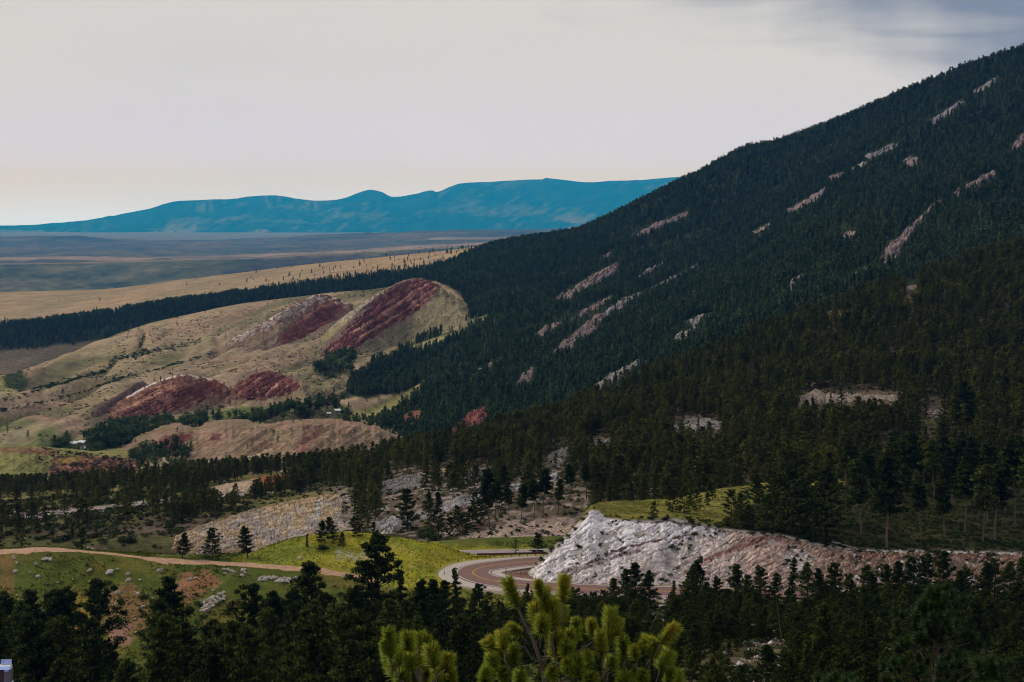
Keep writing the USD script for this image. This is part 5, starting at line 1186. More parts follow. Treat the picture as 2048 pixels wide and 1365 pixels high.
# scarp of the tan bench
p = np.vstack([bench.sample(46000, 0.8, 2.1, r3), bench.sample(9000, 2.0, 3.1, r3)]); px, py = proj(p)
tt = bench.t[0]; edge = np.interp(px, [a for a, _ in SCARP_TOP], [b for _, b in SCARP_TOP])
jj = (fnoise(px / 18, 0.2, 0.3, 3, 235) - 0.5) * 12
wood = (py > edge - 2 + jj * .7) & (py < edge + 52 + jj * 2) & (r3.random(len(p)) < np.where(py < edge + 30, 1.0, 0.5))
sparse = (py <= edge) & (r3.random(len(p)) < np.clip((px - 330) / 3000, 0.002, 0.2) * np.clip(1.2 - (edge - py) / 40, 0.12, 1))
scatter('pine_forest', FARP, p[wood | sparse], r3.uniform(6, 10.5, (wood | sparse).sum()), 'dark pine belt along the edge of the tan bench', r3)
p = low.sample(9000, 0.8, 2.6, r3); px, py = proj(p)
k_ = (r3.random(len(p)) < np.clip((px - 450) / 3000, 0.0, 0.16)) | ((px > 860) & (px < 1100) & (r3.random(len(p)) < .5))
scatter('distant_trees', FARP[:2], p[k_], r3.uniform(8, 14, k_.sum()), 'tiny distant trees on the low hills', r3)
# small pines on the hogbacks
for S, n_, lab in ((H_big, 220, 'small pines dotted over the largest red hogback'), (H_long, 60, 'small pines dotted over the long pale rimmed hogback'), (H_knob, 60, 'small pines dotted over the dark red knob'), (H_ridge, 26, 'small pines dotted over the white rimmed ridge'), (H_bare, 60, 'small pines dotted over the bare tan hill')):
    p = S.sample(n_, 1.0, 2.4, r3)
    scatter('dotted_pines', MIDP, p, r3.uniform(1.8, 4.6, len(p)), lab, r3)
p = H_bare.sample(700, 1.0, 1.6, r3); px, py = proj(p)
k_ = signed([(255, 925), (290, 895), (330, 890), (375, 895), (378, 945), (300, 960), (250, 945)], px, py) + (fnoise(px / 9, py / 9, .4, 2, 5) - .5) * 16 > 0
scatter('creek_trees', COTT + MIDP, p[k_], r3.uniform(5, 11, k_.sum()), 'dark trees at the foot of the red patch on the bare hill', r3)

# individuals of the near slope
p, hs, tall, px, py = slope_set
order = np.argsort(-tall)
room = max(0, 300 - tree_count)
# only those in the picture that nearer trees do not hide
order = np.array([k for k in order if -10 < px[k] < 2058 and not (px[k] > 1180 and py[k] > 1000)])
pick = order[:room]
rest = np.setdiff1d(np.arange(len(p)), pick)
for k in pick:
    if px[k] < 400: lab, grp = 'dark pine in the lower valley left of the layered rock face', 'pines in the lower valley on the left'
    elif px[k] < 760: lab, grp = 'dark pine in the belt above the layered rock face', 'pines in the belt above the layered rock face'
    elif px[k] < 1180: lab, grp = 'dark pine among the grey ledges above the rubble slope', 'pines among the grey ledges'
    else: lab, grp = 'dark pine at the foot of the right forest behind the cut hill', 'pines at the foot of the right forest'
    tree(SLOPEP[int(r3.integers(0, 5))], p[k] - [0, 0, .15], float(hs[k]), lab, group=grp, r=r3, wide=float(r3.uniform(.9, 1.15)))
q_ = rest
scatter('pine_forest', SLOPEP, p[q_], hs[q_], 'dark pine forest on the near slope right of the valley', r3)

# ------------------------------------------------------------------ brush, grass and rubble
BR = [proto(f'brush_{i}', bush(500 + i, 7, 12, 0.16, 0.6), 'sage') for i in range(2)]
SB = [proto(f'low_shrub_{i}', bush(510 + i, 9, 16, 0.13, 0.6), 'shrub') for i in range(2)]
p = valley.sample(24000, 0.8, 4.0, r3); px, py = proj(p)
k_ = (px < 1000) & ~shapely.contains_xy(FOREST, px, py) & (fnoise(p[:, 0] / 50, p[:, 1] / 70, .3, 3, 241) > 0.5)
scatter('brush', BR, p[k_], r3.uniform(0.8, 2.4, k_.sum()), 'low brush dotted over the tan valley hills', r3, (1.3, 2.6))
gu = np.zeros(len(p), bool)
for pts, w in GULLIES: gu |= line_dist(pts, px, py) < w * .8
p2 = valley.sample(60000, 1.2, 3.9, r3); qx, qy = proj(p2); gu = np.zeros(len(p2), bool)
for pts, w in GULLIES: gu |= line_dist(pts, qx, qy) < w * .7 * (0.4 + 1.4 * fnoise(qx / 12, qy / 8, .3, 3, 6))
scatter('gully_brush', SB, p2[gu], r3.uniform(1.5, 4.0, gu.sum()), 'green brush along the valley gullies', r3, (1.2, 2.0))
p = H_flat.sample(2600, 1.0, 2.2, r3); px, py = proj(p)
k_ = (fnoise(px / 16, py / 6, .3, 3, 242) > 0.5) & (px > 70)
scatter('brush', BR, p[k_], r3.uniform(0.6, 1.8, k_.sum()), 'brush on the rusty red hill top', r3, (1.2, 2.2))
p = slope.sample(9000, 0.2, 2.4, r3); px, py = proj(p)
k_ = outside(px, py, [FACE, MOUND]) & (cKDTree(dense(VALLEYROAD, 2.0)[:, :2]).query(p[:, :2])[0] > 7) & (cKDTree(dense(LOWER, 2.0)[:, :2]).query(p[:, :2])[0] > 7)
scatter('undergrowth', SB + BR, p[k_], r3.uniform(0.6, 1.8, k_.sum()) * np.where(px[k_] < 500, 1.7, 1.0), 'undergrowth on the floor of the near pine slope', r3, (1.0, 2.0))

def tuft(seed, n=26, h=0.5):
    r = np.random.default_rng(seed)
    a = r.random(n) * 6.283; o = np.column_stack([np.cos(a), np.sin(a), np.zeros(n)]) * (r.random((n, 1)) * .3)
    tip = o * 2.2 + [0, 0, 1] * (h * (0.5 + r.random((n, 1)))) + r.normal(0, .1, (n, 3)) * [1, 1, 0]
    s_ = np.column_stack([-np.sin(a), np.cos(a), np.zeros(n)]) * .035
    v = np.stack([o - s_, o + s_, tip], 1).reshape(-1, 3)
    nn = np.tile([[0, -.35, .94]], (n * 3, 1)) + r.normal(0, .15, (n * 3, 3))
    return v, np.arange(n * 3).reshape(n, 3), nn / np.linalg.norm(nn, axis=1, keepdims=True)
def grass_proto(key, seed, mat):
    path = f'/prototypes/{key}'; stage.CreateClassPrim(path)
    v, f, nn = tuft(seed); put('blades', v, f, M[mat], path, normals=nn); return path
GP = [grass_proto(f'grass_{i}', 600 + i, 'grass') for i in range(3)]
TG = [grass_proto(f'tall_grass_{i}', 610 + i, 'tallgrass') for i in range(3)]
p = near.sample(90000, 5.0, 13.0, r3); px, py = proj(p)
rd = cKDTree(dense(ROAD, 1.0)[:, :2]).query(p[:, :2])[0]; ld = cKDTree(dense(LOWER, 1.0)[:, :2]).query(p[:, :2])[0]
trd = np.abs(p[:, 1] - np.interp(px, tx, td))
okg = (rd > 9.2) & (ld > 6) & ((trd > 2.6) | (px > 770)) & (px > -60) & (px < 2110)
mead = (signed([(440, 1126), (560, 1086), (620, 1068), (700, 1058), (800, 1070), (900, 1092), (1085, 1096), (1090, 1122), (900, 1180), (800, 1182), (720, 1155), (560, 1136)], px, py, 30) > 0)
a_ = okg & mead & (r3.random(len(p)) < .95); b_ = okg & ~mead & (fnoise(p[:, 0] / 8, p[:, 1] / 8, .3, 3, 243) > 0.44)
scatter('meadow_grass', GP, p[a_], r3.uniform(0.25, 0.5, a_.sum()), 'yellow green meadow grass by the road bend', r3, (0.9, 1.6))
scatter('slope_grass', TG, p[b_], r3.uniform(0.3, 0.7, b_.sum()), 'green grass on the slope below the path', r3, (0.9, 1.7))
p = cut.sample(14000, 1.02, 2.1, r3); px, py = proj(p)
k_ = (px < 1500) | (r3.random(len(p)) < .5)
scatter('bench_grass', GP, p[k_ & (px < 1480)], r3.uniform(0.25, 0.5, (k_ & (px < 1480)).sum()), 'yellow grass on the bench above the rock cut', r3, (0.9, 1.6))
scatter('forest_floor_brush', SB, p[k_ & (px >= 1480)], r3.uniform(0.3, 0.9, (k_ & (px >= 1480)).sum()), 'dark low growth under the tall pines on the right', r3, (1.2, 2.4))
p = cut.sample(1300, 0.1, 1.0, r3); px, py = proj(p)
k_ = (fnoise(px / 14, py / 9, .3, 3, 244) > 0.54) | ((px > 1560) & (r3.random(len(p)) < .3))
scatter('cut_shrubs', SB, p[k_], r3.uniform(0.4, 1.5, k_.sum()), 'small weeds growing on the rock cut', r3, (0.9, 1.5))
p = near.sample(2600, 4.0, 8.0, r3); px, py = proj(p)
k_ = (px > 280) & (py > 1190) & (py < 1380) & (cKDTree(dense(ROAD, 1.0)[:, :2]).query(p[:, :2])[0] > 9.5)
scatter('gully_brush', SB, p[k_], r3.uniform(0.7, 2.0, k_.sum()), 'dark brush between the pines of the lower slope', r3, (1.0, 1.9))

def stone_mesh(seed, sub=1):
    import trimesh
    m = trimesh.creation.icosphere(subdivisions=sub, radius=0.5)
    v = np.array(m.vertices); r = np.random.default_rng(seed)
    for _ in range(5):                                   # flat broken faces
        nrm = r.normal(size=3); nrm /= np.linalg.norm(nrm); lim = r.uniform(0.22, 0.4)
        dd = v @ nrm; v = v - np.outer(np.maximum(dd - lim, 0), nrm)
    v *= [1.2, 0.9, 0.7]
    return v + 0.03 * r.normal(size=v.shape), np.array(m.faces)
def stone_proto(key, seed, mat, sub=1):
    path = f'/prototypes/{key}'; stage.CreateClassPrim(path)
    put('stone', *stone_mesh(seed, sub), M[mat], path); return path
TS = [stone_proto(f'talus_stone_{i}', 700 + i, 'talus') for i in range(3)]
PS = [stone_proto(f'pale_stone_{i}', 710 + i, 'pale') for i in range(3)]
def rubble(name, S, poly, n, lo, hi, keys, label, tr=(0.05, 2.5)):
    p = S.sample(n, *tr, r3); px, py = proj(p)
    k_ = signed(poly, px, py, 20) + (fnoise(px / 9, py / 6, .3, 3, 245) - .5) * 14 > 0
    p = p[k_]; h = lo + (hi - lo) * r3.random(len(p)) ** 3
    scatter(name, keys, p - [0, 0, .05], h, label, r3, (0.8, 1.3), tilt=.35)
rubble('talus', slope, TALUS, 60000, 0.35, 1.5, TS, 'tan rubble below the bare trunked pines', (0, 1.2))
rubble('talus', slope, [(690, 1085), (760, 1082), (880, 1090), (1000, 1072), (1010, 1105), (880, 1122), (760, 1110), (690, 1100)], 30000, 0.4, 2.0, TS, 'pink rubble along the foot of the pine slope', (0, 1.2))
rubble('ledge_rubble', slope, [(640, 990), (760, 985), (1000, 930), (1010, 975), (900, 1010), (770, 1060), (700, 1080), (660, 1060)], 9000, 0.4, 1.5, PS, 'pale loose stones between the ledges of the pine slope', (0.2, 2.6))
rubble('cut_rubble', cut, [(1040, 1176), (1300, 1150), (1480, 1110), (1600, 1095), (1720, 1104), (2100, 1108), (2100, 1190), (1300, 1182)], 9000, 0.25, 1.5, PS, 'pale broken stones lying on the rock cut', (0, 1.0))
rubble('gully_rubble', near, [(1470, 1240), (1540, 1225), (1600, 1300), (1640, 1365), (1400, 1372), (1500, 1310)], 26000, 0.2, 0.9, PS, 'stones in the lower right gully', (3, 8))
rubble('gully_rubble', near, [(1292, 1200), (1332, 1196), (1336, 1268), (1304, 1268)], 26000, 0.2, 0.9, PS, 'stones in the gap of the roadside pine row', (3, 9))
rubble('slope_stones', near, [(220, 1180), (330, 1175), (440, 1160), (420, 1220), (300, 1290), (215, 1290)], 8000, 0.12, 0.6, PS, 'small pale stones on the bare orange soil of the left slope', (5, 10))

p = cut.sample(420, 0.88, 1.08, r3)
scatter('lip_shrubs', SB, p, r3.uniform(0.4, 1.3, len(p)), 'weeds and shrubs along the lip of the rock cut', r3, (1.1, 2.0))
rubble('cut_rubble', cut, [(1050, 1166), (1200, 1164), (1500, 1166), (2050, 1174), (2050, 1192), (1040, 1182)], 6000, 0.25, 1.4, PS, 'fallen stones along the foot of the rock cut', (0, 0.35))

# boulders one by one
BOULD = [stone_proto(f'boulder_{i}', 720 + i, 'stone', 2) for i in range(5)]
def boulder(px, py, wpx, label, group=None, S=near, squash=1.0):
    d = float(S.at(px, py)); g_ = ground_at(S, px, d); w = wpx * d / F
    x = UsdGeom.Xform.Define(stage, numbered('/World', 'boulder'))
    x.AddTranslateOp().Set(Gf.Vec3d(g_[0], g_[1], g_[2] + 0.15 + w * .12)); x.AddRotateXYZOp().Set(Gf.Vec3f(float(r3.uniform(-20, 20)), float(r3.uniform(-20, 20)), float(r3.random() * 360)))
    x.AddScaleOp().Set(Gf.Vec3f(w, w, w * squash))
    x.GetPrim().GetReferences().AddInternalReference(BOULD[int(r3.integers(0, 5))]); x.GetPrim().SetInstanceable(True)
    tag(x, label, 'boulder', group)
for px, py, w, lab in [(91, 1121, 16, 'flat white boulder high on the left grass slope'), (101, 1120, 12, None), (73, 1129, 8, None), (220, 1147, 17, 'biggest pale boulder in the middle of the left grass slope'), (234, 1140, 9, 'pale stone just right of the biggest pale boulder'), (77, 1154, 11, 'white boulder on the left slope below the flat one'),
                       (30, 1144, 12, 'pinkish boulder near the left edge'), (34, 1127, 8, None), (178, 1143, 12, 'greenish grey boulder left of the biggest boulder'), (256, 1149, 9, None), (256, 1162, 12, 'grey boulder on the orange grass'), (320, 1142, 13, 'white boulder just below the dirt path'), (180, 1164, 8, None), (202, 1161, 6, None), (116, 1166, 6, None), (146, 1160, 5, None),
                       (280, 1161, 8, None), (276, 1188, 8, None), (235, 1187, 14, 'pale slab beside the broad dark pine'), (286, 1215, 11, None), (300, 1210, 7, None), (34, 1192, 6, None), (325, 1112, 5, None), (26, 1115, 6, None), (30, 1118, 5, None), (60, 1146, 5, None), (600, 1118, 11, 'flat white stone on the green knoll'), (378, 1160, 12, None), (390, 1158, 9, None), (425, 1182, 7, None), (450, 1148, 7, None), (690, 1148, 4, None), (703, 1216, 9, 'white boulder below the lone pine'), (555, 1127, 5, None), (410, 1222, 12, None), (418, 1224, 8, None), (270, 1240, 8, None), (245, 1280, 9, None), (235, 1287, 8, None), (165, 1275, 9, None), (172, 1272, 7, None)]:
    boulder(px, py, w, lab or 'small pale stone in the grass of the left slope', None if lab else 'small pale stones on the left grass slope', squash=.75)
for k in range(34):
    boulder(515 + 82 * r3.random(), 1156 + 9 * r3.random(), r3.uniform(6, 12), 'white boulder in the row below the dirt path', 'row of white boulders below the dirt path')
for k in range(40):
    a, b = r3.random(), r3.random()
    boulder(402 + 46 * a, 1205 - 22 * a + 20 * b, r3.uniform(6, 12), 'pinkish boulder in the heap below the red soil scar', 'heap of boulders below the red soil scar')
for px, py, w in [(449, 1141, 10), (456, 1140, 9), (462, 1143, 8), (468, 1146, 9), (487, 1142, 12), (490, 1147, 8), (484, 1152, 10)]:
    boulder(px, py, w, 'white boulder scattered just under the path edge', 'white boulders just under the path edge')
boulder(1425, 1158, 13, 'white block at the foot of the rock cut behind the pines', S=cut); boulder(1545, 1122, 9, 'pale block on the right part of the cut bank', S=cut); boulder(1418, 1163, 10, 'smaller white block at the foot of the rock cut', S=cut)
boulder(482, 979, 7, 'lone boulder on the sandy road cutting', S=slope)

# ------------------------------------------------------------------ guardrails, posts, logs, sign, houses
def box(lo, hi):
    import trimesh
    m = trimesh.creation.box(bounds=[lo, hi]); return np.array(m.vertices), np.array(m.faces)
def guardrail(c, off, label, spacing=2.0):
    c = dense(c, spacing / 2); s = sides(c); line = c[:, :2] + s * off
    t_ = thing('guardrail', (0, 0, 0), label=label, cat='guardrail'); tp_ = str(t_.GetPath())
    prof = [(0.0, -0.1), (0.06, 0.0), (0.0, 0.1), (0.0, 0.16), (0.06, 0.26), (0.0, 0.38), (-0.04, 0.38), (-0.04, -0.1)]
    v = np.array([[*(line[i] + s[i] * a * (-np.sign(off))), c[i, 2] + 0.45 + b] for i in range(len(c)) for a, b in prof])
    k = np.arange(len(v)).reshape(len(c), len(prof)); j = np.roll(k, -1, 1)
    put('rail', v, np.stack([k[:-1], j[:-1], j[1:], k[1:]], -1).reshape(-1, 4), M['rust'], tp_)
    for i in range(0, len(c), 2):
        bx, by = line[i] + s[i] * np.sign(off) * 0.16
        put('post', *box([bx - .09, by - .09, c[i, 2] - 0.5], [bx + .09, by + .09, c[i, 2] + .72]), M['post'], tp_)
guardrail([(-8.6, 352.5, 16.5), (-4, 353.2, 16.4), (3, 354.8, 16.2), (9, 356.8, 15.9), (16, 359.6, 15.6)], 0.001, 'rusty guardrail on the far side of the road bend')
guardrail([(34, 309.4, 17.7), (70, 308, 17.3), (110, 308, 16.9), (150, 309, 16.8)], 0.001, 'rusty guardrail seen through the roadside pines on the right', 3.8)
for px, foot, top, lab in [(917, 1124.5, 1112.5, 'thin marker post on the meadow, farthest from the bend apex'), (881, 1135, 1124, 'thin marker post at the top left of the bend'), (888.5, 1152, 1139, 'thin marker post at the outer apex of the bend'), (1012, 1149, 1134, 'left thin post on the inside of the bend'), (1022.5, 1163, 1140, 'right and taller thin post on the inside of the bend')]:
    d = float(near.at(px, foot)); g_ = ground_at(near, px, d); h = (foot - top) * d / F
    t_ = thing('marker_post', g_, label=lab, cat='post'); tp_ = str(t_.GetPath())
    put('stake', *box([-.08, -.05, -.2], [.08, .05, h]), M['post'], tp_)
    put('reflector', *box([-.07, -.075, h - .36], [.07, -.052, h - .1]), M['band'], tp_)
def log(a, b, r0, r1, label, S, name='fallen_log', mat='deadwood', sag=.0):
    pa, pb = np.array(a, float), np.array(b, float)
    k = np.linspace(0, 1, 8)[:, None]; pts = pa * (1 - k) + pb * k + np.random.default_rng(int(a[0])).normal(0, .06, (8, 3))
    v, f = tube(pts, np.linspace(r0, r1, 8), 7)
    c0, c1 = len(v), len(v) + 1
    v = np.vstack([v, pts[:1], pts[-1:]]); i = np.arange(7); j = np.roll(i, -1)
    f = np.vstack([f, np.column_stack([j, i, np.full(7, c0)]), np.column_stack([49 + i, 49 + j, np.full(7, c1)])])
    tag(put(name, v, f, M[mat], smooth=True), label, 'log' if name == 'fallen_log' else 'dead tree')
def on(S, px, py, up=.15):
    d = float(S.at(px, py)); g_ = ground_at(S, px, d); return g_ + [0, 0, .15 + up]
log(on(cut, 1664, 1088, .35), on(cut, 1714, 1099, .2), .26, .14, 'pale fallen trunk at the edge of the cut bank', cut)
log(on(near, 1440, 1338, .5), on(near, 1545, 1352, .3), .22, .10, 'long fallen trunk across the lower right gully', near)
log(on(near, 1545, 1332, .9), on(near, 1572, 1352, .3), .16, .08, 'short leaning log at the right end of the long fallen trunk', near)
log(on(near, 1478, 1352, .4), on(near, 1500, 1358, .3), .16, .08, 'short pale log below the long fallen trunk', near)
g_ = on(near, 1571, 1350, -.2); top_ = P(1552, 1196, g_[1])
log(g_, top_, .10, .02, 'bare leaning dead pine in the lower right gully', near, 'dead_tree', 'palebark')

def house(S, px, py, w, dp, h, rot, label):
    d = float(S.at(px, py)); g_ = ground_at(S, px, d)
    t_ = thing('house', g_, rot, label, 'house'); tp_ = str(t_.GetPath())
    a, b = w / 2, dp / 2
    v = np.array([[-a, -b, -1], [a, -b, -1], [a, b, -1], [-a, b, -1], [-a, -b, h], [a, -b, h], [a, b, h], [-a, b, h], [-a, 0, h + dp * .28], [a, 0, h + dp * .28]], float)
    put('wall', v, np.array([[0, 1, 5], [0, 5, 4], [2, 3, 7], [2, 7, 6], [1, 2, 6], [1, 6, 5], [3, 0, 4], [3, 4, 7], [5, 6, 9], [7, 4, 8]]), M['housewall'], tp_)
    o, rz = .45, h + dp * .28
    r0 = []
    for sgn_ in (-1, 1):
        e = [[-a - o, sgn_ * (b + o), h - .28 * o * 1.0], [a + o, sgn_ * (b + o), h - .28 * o], [a + o, 0, rz + .02], [-a - o, 0, rz + .02]]
        r0 += [e, [[x, y, z + .14] for x, y, z in e]]
    vv = np.array(r0, float).reshape(-1, 3) + [0, 0, .03]
    fs = []
    for q_ in (0, 8):
        fs += [[q_, q_ + 1, q_ + 2, q_ + 3], [q_ + 4, q_ + 5, q_ + 6, q_ + 7]] + [[q_ + i, q_ + (i + 1) % 4, q_ + 4 + (i + 1) % 4, q_ + 4 + i] for i in range(4)]
    put('roof', vv, np.array(fs), M['roof'], tp_)
    put('door', *box([-.5, -b - .05, -.2], [.5, -b + .02, 1.9]), M['post'], tp_)
    for x in (-a * .6, a * .6):
        put('window', *box([x - .5, -b - .04, .9], [x + .5, -b + .02, 1.9]), M['darkpane'], tp_)
house(valley, 148, 893, 6.0, 5.0, 2.6, 12, 'white roofed house, left of the pair among the creek trees')
house(valley, 165, 891, 5.4, 4.6, 2.8, -18, 'white roofed house, right of the pair among the creek trees')
house(valley, 167, 901, 3.2, 3.0, 2.0, 5, 'small pale shed below the right white roofed house')
house(valley, 674, 826, 6.0, 4.5, 2.4, 8, 'lone white roofed house at the end of the creek trees')
house(valley, 657, 831, 3.4, 3.0, 2.0, 30, 'small shed left of the lone white roofed house')

# the sign post at the lower left corner
d = 12.0
g_ = ground_at(near, 17.5, d); mm = d / F
t_ = thing('sign_post', g_, 0, 'back of a brown sign on a post with a metal bracket, lower left corner', 'sign'); tp_ = str(t_.GetPath())
def X(px): return (px - 17.5) * mm
def Zz(py): return CZ - (py - HY) * mm - g_[2]
put('post', *box([X(10.3), -.028, -.4], [X(24), .028, Zz(1338)]), M['greyleaf'], tp_)
put('bracket', *box([X(2), -.004, Zz(1329)], [X(23.5), .004, Zz(1319.5)]), M['galv'], tp_)
put('bracket_flange', *box([X(1), -.05, Zz(1336.5)], [X(24), .006, Zz(1329.3)]), M['band'], tp_)
put('clip', *box([X(11), -.034, Zz(1341.5)], [X(19.5), .03, Zz(1336.8)]), M['galv'], tp_)
put('board', *box([X(-150), .032, Zz(1480)], [X(10), .05, Zz(1333)]), M['board'], tp_)
put('board_edge', *box([X(-12), .026, Zz(1340)], [X(1.5), .031, Zz(1337)]), M['band'], tp_)
put('lower_clip', *box([X(10), -.034, Zz(1366)], [X(24.5), .03, Zz(1363)]), M['band'], tp_)

# ------------------------------------------------------------------ the close pines
r4 = np.random.default_rng(123)
def needle_shoot(basep, tip, rad, n, gold):
    """Long needles fanning out along the end of a shoot: green, some of them yellow."""
    basep, tip = np.array(basep), np.array(tip); ax = tip - basep; L = np.linalg.norm(ax); ax /= L
    e1 = np.cross(ax, [0.3, 1, .2]); e1 /= np.linalg.norm(e1); e2 = np.cross(ax, e1)
    s_ = r4.random((n, 1)) ** .7; a = r4.random((n, 1)) * 6.283
    radial = e1 * np.cos(a) + e2 * np.sin(a)
    o = basep + ax * s_ * L
    fwd = 0.55 + 0.75 * s_ + 0.2 * r4.normal(size=(n, 1))
    dirn = radial + ax * fwd; dirn /= np.linalg.norm(dirn, axis=1, keepdims=True)
    ln = rad * 1.12 * (0.75 + 0.4 * r4.random((n, 1)))
    dirn2 = dirn + [0, 0, -.12]; end = o + dirn2 * ln
    mid = o + dirn * ln * .5
    side = np.cross(dirn, r4.normal(size=(n, 3))); side /= np.linalg.norm(side, axis=1, keepdims=True)
    w = 0.0027
    v = np.stack([o - side * w, o + side * w, mid + side * w * .9, mid - side * w * .9, end], 1).reshape(-1, 3)
    k = np.arange(n)[:, None] * 5
    f = np.concatenate([k + [0, 1, 2], k + [0, 2, 3], k + [3, 2, 4]])
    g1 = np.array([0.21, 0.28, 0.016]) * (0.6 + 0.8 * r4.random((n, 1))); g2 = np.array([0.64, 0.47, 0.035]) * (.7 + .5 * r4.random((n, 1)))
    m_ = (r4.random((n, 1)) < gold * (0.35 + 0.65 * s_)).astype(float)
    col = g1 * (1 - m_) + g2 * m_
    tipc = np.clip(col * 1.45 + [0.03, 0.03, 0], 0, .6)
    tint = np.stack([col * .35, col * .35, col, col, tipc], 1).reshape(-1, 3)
    nn = radial * .6 + ax * .4 + [0, 0, .35]; nn /= np.linalg.norm(nn, axis=1, keepdims=True)
    return v, f, tint, np.repeat(nn, 5, 0)
CD = 14.0
def cp(zx, zy, dd=0.0): return P(740 + zx / 3.103, 1140 + zy / 3.103, CD + dd)
SHOOTS = [(925, 250, 858, 85, 60, .45), (1095, 310, 1080, 150, 66, .6), (1195, 215, 1205, 66, 55, .75), (1062, 180, 1045, 92, 42, .5), (1130, 400, 1130, 232, 78, .35), (1150, 560, 1150, 420, 68, .35), (945, 412, 882, 362, 45, .5), (830, 560, 742, 452, 58, .45), (832, 505, 815, 408, 46, .55), (890, 612, 890, 500, 58, .15), (762, 645, 758, 560, 56, .15),
          (1282, 405, 1280, 330, 44, .25), (1385, 425, 1375, 336, 45, .6), (1478, 490, 1492, 268, 60, .35), (1442, 565, 1430, 405, 50, .55), (1582, 565, 1568, 448, 54, .15), (1292, 690, 1285, 565, 66, .2), (1800, 470, 1882, 368, 54, .75), (1795, 475, 1716, 440, 50, .55), (1795, 640, 1842, 540, 66, .12), (1900, 735, 1900, 660, 62, .1), (1580, 745, 1580, 672, 58, .1),
          (700, 725, 722, 640, 54, .1), (930, 725, 930, 660, 50, .1), (1210, 545, 1222, 478, 58, .25), (1342, 625, 1346, 540, 52, .3), (1652, 570, 1640, 500, 42, .4), (1370, 745, 1372, 680, 60, .15), (1040, 330, 1030, 250, 60, .5), (1180, 330, 1190, 255, 52, .4), (1060, 420, 1070, 330, 64, .2), (1250, 480, 1246, 400, 46, .3), (1520, 420, 1540, 330, 48, .4), (1740, 560, 1760, 500, 50, .1), (1480, 640, 1500, 570, 54, .2),
          (1120, 690, 1130, 640, 50, .2), (820, 700, 830, 640, 46, .1), (1680, 720, 1690, 660, 50, .1), (1240, 640, 1230, 590, 52, .2)]
SHOOTS_L = [(132, 565, 118, 395, 55, .1), (238, 565, 232, 428, 58, .15), (322, 565, 308, 428, 64, .2), (402, 625, 380, 500, 62, .3), (462, 650, 482, 555, 58, .7), (160, 685, 150, 578, 60, .1), (282, 705, 268, 578, 68, .15), (378, 745, 350, 640, 68, .2), (505, 745, 502, 640, 48, .5), (115, 525, 96, 470, 42, .05), (200, 760, 195, 670, 62, .1), (430, 760, 430, 690, 58, .3), (345, 500, 350, 440, 44, .2), (250, 640, 250, 560, 56, .2), (180, 600, 178, 520, 52, .1)]
def close_pine(name, shoots, trunk, limbs, label, foot_px):
    g_ = ground_at(near, foot_px, CD)
    t_ = thing(name, (0, 0, 0), 0, label, 'pine'); tp_ = str(t_.GetPath())
    tr = [np.array([g_[0], g_[1], g_[2]])] + [cp(*k) for k in trunk]
    put('trunk', *tube(tr, np.linspace(.034, .010, len(tr)), 8), M['palebark'], tp_, smooth=True)
    for l in limbs:
        pts = [cp(*k) for k in l]
        put('branch', *tube(pts, np.linspace(.012, .006, len(pts)), 6), M['palebark'], tp_, smooth=True)
    more = []
    for _ in range(len(shoots)):
        k1, k2 = r4.choice(len(shoots), 2, replace=False); w_ = r4.uniform(.35, .65)
        a_, b_ = np.array(shoots[k1][:4], float), np.array(shoots[k2][:4], float)
        if np.abs(a_ - b_)[:2].max() > 170: continue
        m_ = a_ * w_ + b_ * (1 - w_) + [0, 40, 0, 40]
        more.append((*m_, r4.uniform(40, 56), r4.uniform(.05, .35)))
    for x0, y0, x1, y1, rad, gold in list(shoots) + more:
        dd = r4.uniform(-.35, .35) + (.35 if len(more) and (x0, y0) in [(q[0], q[1]) for q in more] else 0)
        a, b = cp(x0, y0, dd), cp(x1, y1, dd + r4.uniform(-.08, .08))
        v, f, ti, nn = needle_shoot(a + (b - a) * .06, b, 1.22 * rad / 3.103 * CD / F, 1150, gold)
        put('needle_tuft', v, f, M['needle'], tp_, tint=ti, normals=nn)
        put('twig', *tube([a + (a - b) * .5 + [0, 0, -.03], a, a + (b - a) * .8], [.006, .005, .003], 5), M['palebark'], tp_, smooth=True)
close_pine('pine_tree', SHOOTS, [(1120, 900), (1090, 740, 0), (1070, 600, 0), (1010, 430, 0), (960, 330, 0), (922, 250, 0)],
           [[(1120, 860), (1155, 700), (1150, 560)], [(1090, 800), (1080, 600), (1100, 420), (1095, 310)], [(1100, 860), (890, 720), (855, 590), (790, 530)], [(1130, 900), (1650, 760), (1690, 680), (1720, 580), (1800, 470)], [(1120, 860), (1420, 720), (1440, 560), (1470, 480)], [(1080, 640), (1270, 520), (1380, 450)], [(1690, 640), (1660, 610), (1630, 590)], [(1010, 560), (960, 480), (900, 470)], [(1430, 680), (1500, 600)], [(1150, 560), (1130, 400)], [(1140, 420), (1195, 215)]],
           'close pine with yellow green needle tufts at the bottom middle', 1100)
close_pine('pine_tree', SHOOTS_L, [(330, 900), (320, 740, 0), (300, 600, 0), (310, 470, 0)], [[(320, 760), (180, 680), (135, 560)], [(310, 700), (240, 560)], [(325, 780), (420, 660), (465, 620)]],
           'smaller close pine with green needle tufts left of the yellow green one', 845)

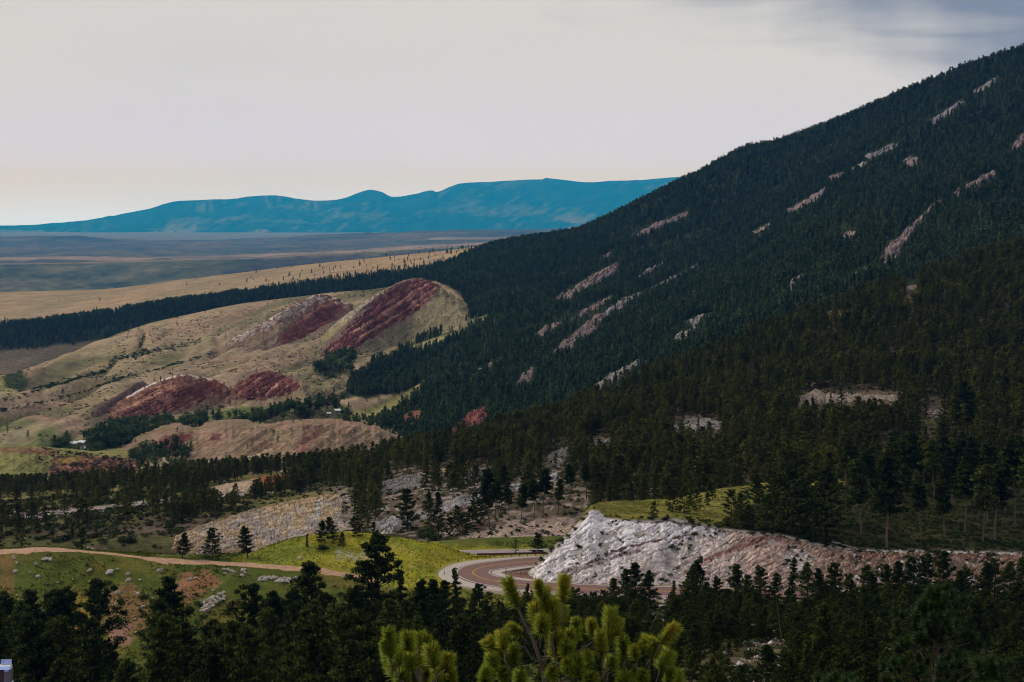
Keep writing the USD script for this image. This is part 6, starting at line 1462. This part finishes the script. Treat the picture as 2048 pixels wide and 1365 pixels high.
def tufted_pine(px, top, d, label, seed, base_w, h):
    """A pine near enough that every shoot shows as a round tuft."""
    r = np.random.default_rng(seed)
    g_ = ground_at(near, px, d); ztop = CZ - (top - HY) / F * d
    t_ = thing('pine_tree', g_, 0, label, 'pine'); tp_ = str(t_.GetPath()); H = ztop - g_[2]
    put('trunk', *tube([[0, 0, 0], [.05, 0, H * .5], [0, .03, H * .97]], [.16, .1, .02], 8), M['bark'], tp_, smooth=True)
    V, Fc, T, N, k = [], [], [], [], 0; limbs = []
    for i in range(60):
        tt = (i + r.random()) / 60; z = H * (0.35 + 0.63 * tt); L = base_w * (1 - tt) ** .8 + .12; az = i * 2.4 + r.normal(0, .3)
        tip = np.array([math.cos(az) * L, math.sin(az) * L, z + L * (.25 + .5 * tt)])
        limbs.append(tube([[0, 0, z], tip * [.55, .55, 1] - [0, 0, L * .2], tip], [.03, .02, .008], 4))
        for j in range(6):
            s_ = 1 - .8 * r.random() if j else 1.0
            b_ = tip * [s_, s_, 1] + np.array([r.normal(0, .16), r.normal(0, .16), -L * .35 * (1 - s_) + r.normal(0, .06)]); a_ = b_ - np.array([math.cos(az) * .07, math.sin(az) * .07, .17])
            ax = np.array([math.cos(az) * .25 + r.normal(0, .15), math.sin(az) * .25 + r.normal(0, .15), 1.0]); ax /= np.linalg.norm(ax)
            n = 230
            u = r.normal(size=(n, 3)); u /= np.linalg.norm(u, axis=1, keepdims=True); u = u + ax * .8; u /= np.linalg.norm(u, axis=1, keepdims=True)
            o = b_ - ax * .14 * r.random((n, 1)); e = o + u * .165 * (.7 + .5 * r.random((n, 1))); sd = np.cross(u, r.normal(size=(n, 3))); sd /= np.linalg.norm(sd, axis=1, keepdims=True)
            V.append(np.stack([o - sd * .008, o + sd * .008, e], 1).reshape(-1, 3)); Fc.append(np.arange(n * 3).reshape(n, 3) + k); k += n * 3
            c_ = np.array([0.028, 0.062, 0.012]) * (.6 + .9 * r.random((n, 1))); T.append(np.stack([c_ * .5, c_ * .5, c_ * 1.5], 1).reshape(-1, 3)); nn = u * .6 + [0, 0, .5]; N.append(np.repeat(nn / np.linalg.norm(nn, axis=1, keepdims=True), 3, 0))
    put('branches', *join(limbs), M['bark'], tp_, smooth=True)
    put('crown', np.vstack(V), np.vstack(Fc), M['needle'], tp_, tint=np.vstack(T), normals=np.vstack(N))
tufted_pine(1872, 1172, 34, 'dark green pine with round tufted shoots at the lower right', 11, 2.3, 0)
tufted_pine(1985, 1318, 30, 'lower tufted pine in the bottom right corner', 12, 1.6, 0)
tufted_pine(1700, 1352, 27, 'small tufted pine tip at the bottom edge right of the yellow green pine', 13, .9, 0)

# ------------------------------------------------------------------ tell repeats in a row apart by their order
ONES = 'first second third fourth fifth sixth seventh eighth ninth tenth eleventh twelfth thirteenth fourteenth fifteenth sixteenth seventeenth eighteenth nineteenth'.split()
def ordinal(k):
    if k < 20: return ONES[k - 1]
    a, b = divmod(k, 10); tens = {2: 'twent', 3: 'thirt', 4: 'fort', 5: 'fift'}[a]
    return tens + 'ieth' if b == 0 else tens + 'y-' + ONES[b - 1]
rows_ = {}
for p_ in stage.GetPrimAtPath('/World').GetChildren():
    gname = p_.GetCustomDataByKey('group')
    if gname in ('row of white boulders below the dirt path', GR, GT, 'small pale stones on the left grass slope', 'tall pines on the shaded flat above the cut', 'shrubs at the foot of the rubble slope', 'white boulders just under the path edge', GM, 'clump of young pines on the grass bench', 'low pines in the stony gully'):
        w_ = UsdGeom.Xformable(p_).ComputeLocalToWorldTransform(0).ExtractTranslation()
        rows_.setdefault((gname, p_.GetCustomDataByKey('label')), []).append((w_[0] / w_[1], p_))
for (gname, lab), items in rows_.items():
    for k, (_, p_) in enumerate(sorted(items, key=lambda a: a[0]), 1):
        p_.SetCustomDataByKey('label', f'{lab}, {ordinal(k)} from the left')

# ------------------------------------------------------------------ haze
hv, hf = box([-53500, -3000, -472.0], [53500, 90000, 2750.0])
hm_ = usdkit.material(stage, '/World/Looks/pale_air', {'v': ('principled_volume', {'color': HAZE_COLOR, 'density': HAZE_DENSITY, 'absorption_color': (1, 1, 1), 'anisotropy': 0.0})}, [], volume='v.volume')
tag(put('haze', hv, hf, hm_), 'thin blue haze filling the whole landscape', 'haze', None, 'stuff')
print('individual trees', tree_count)
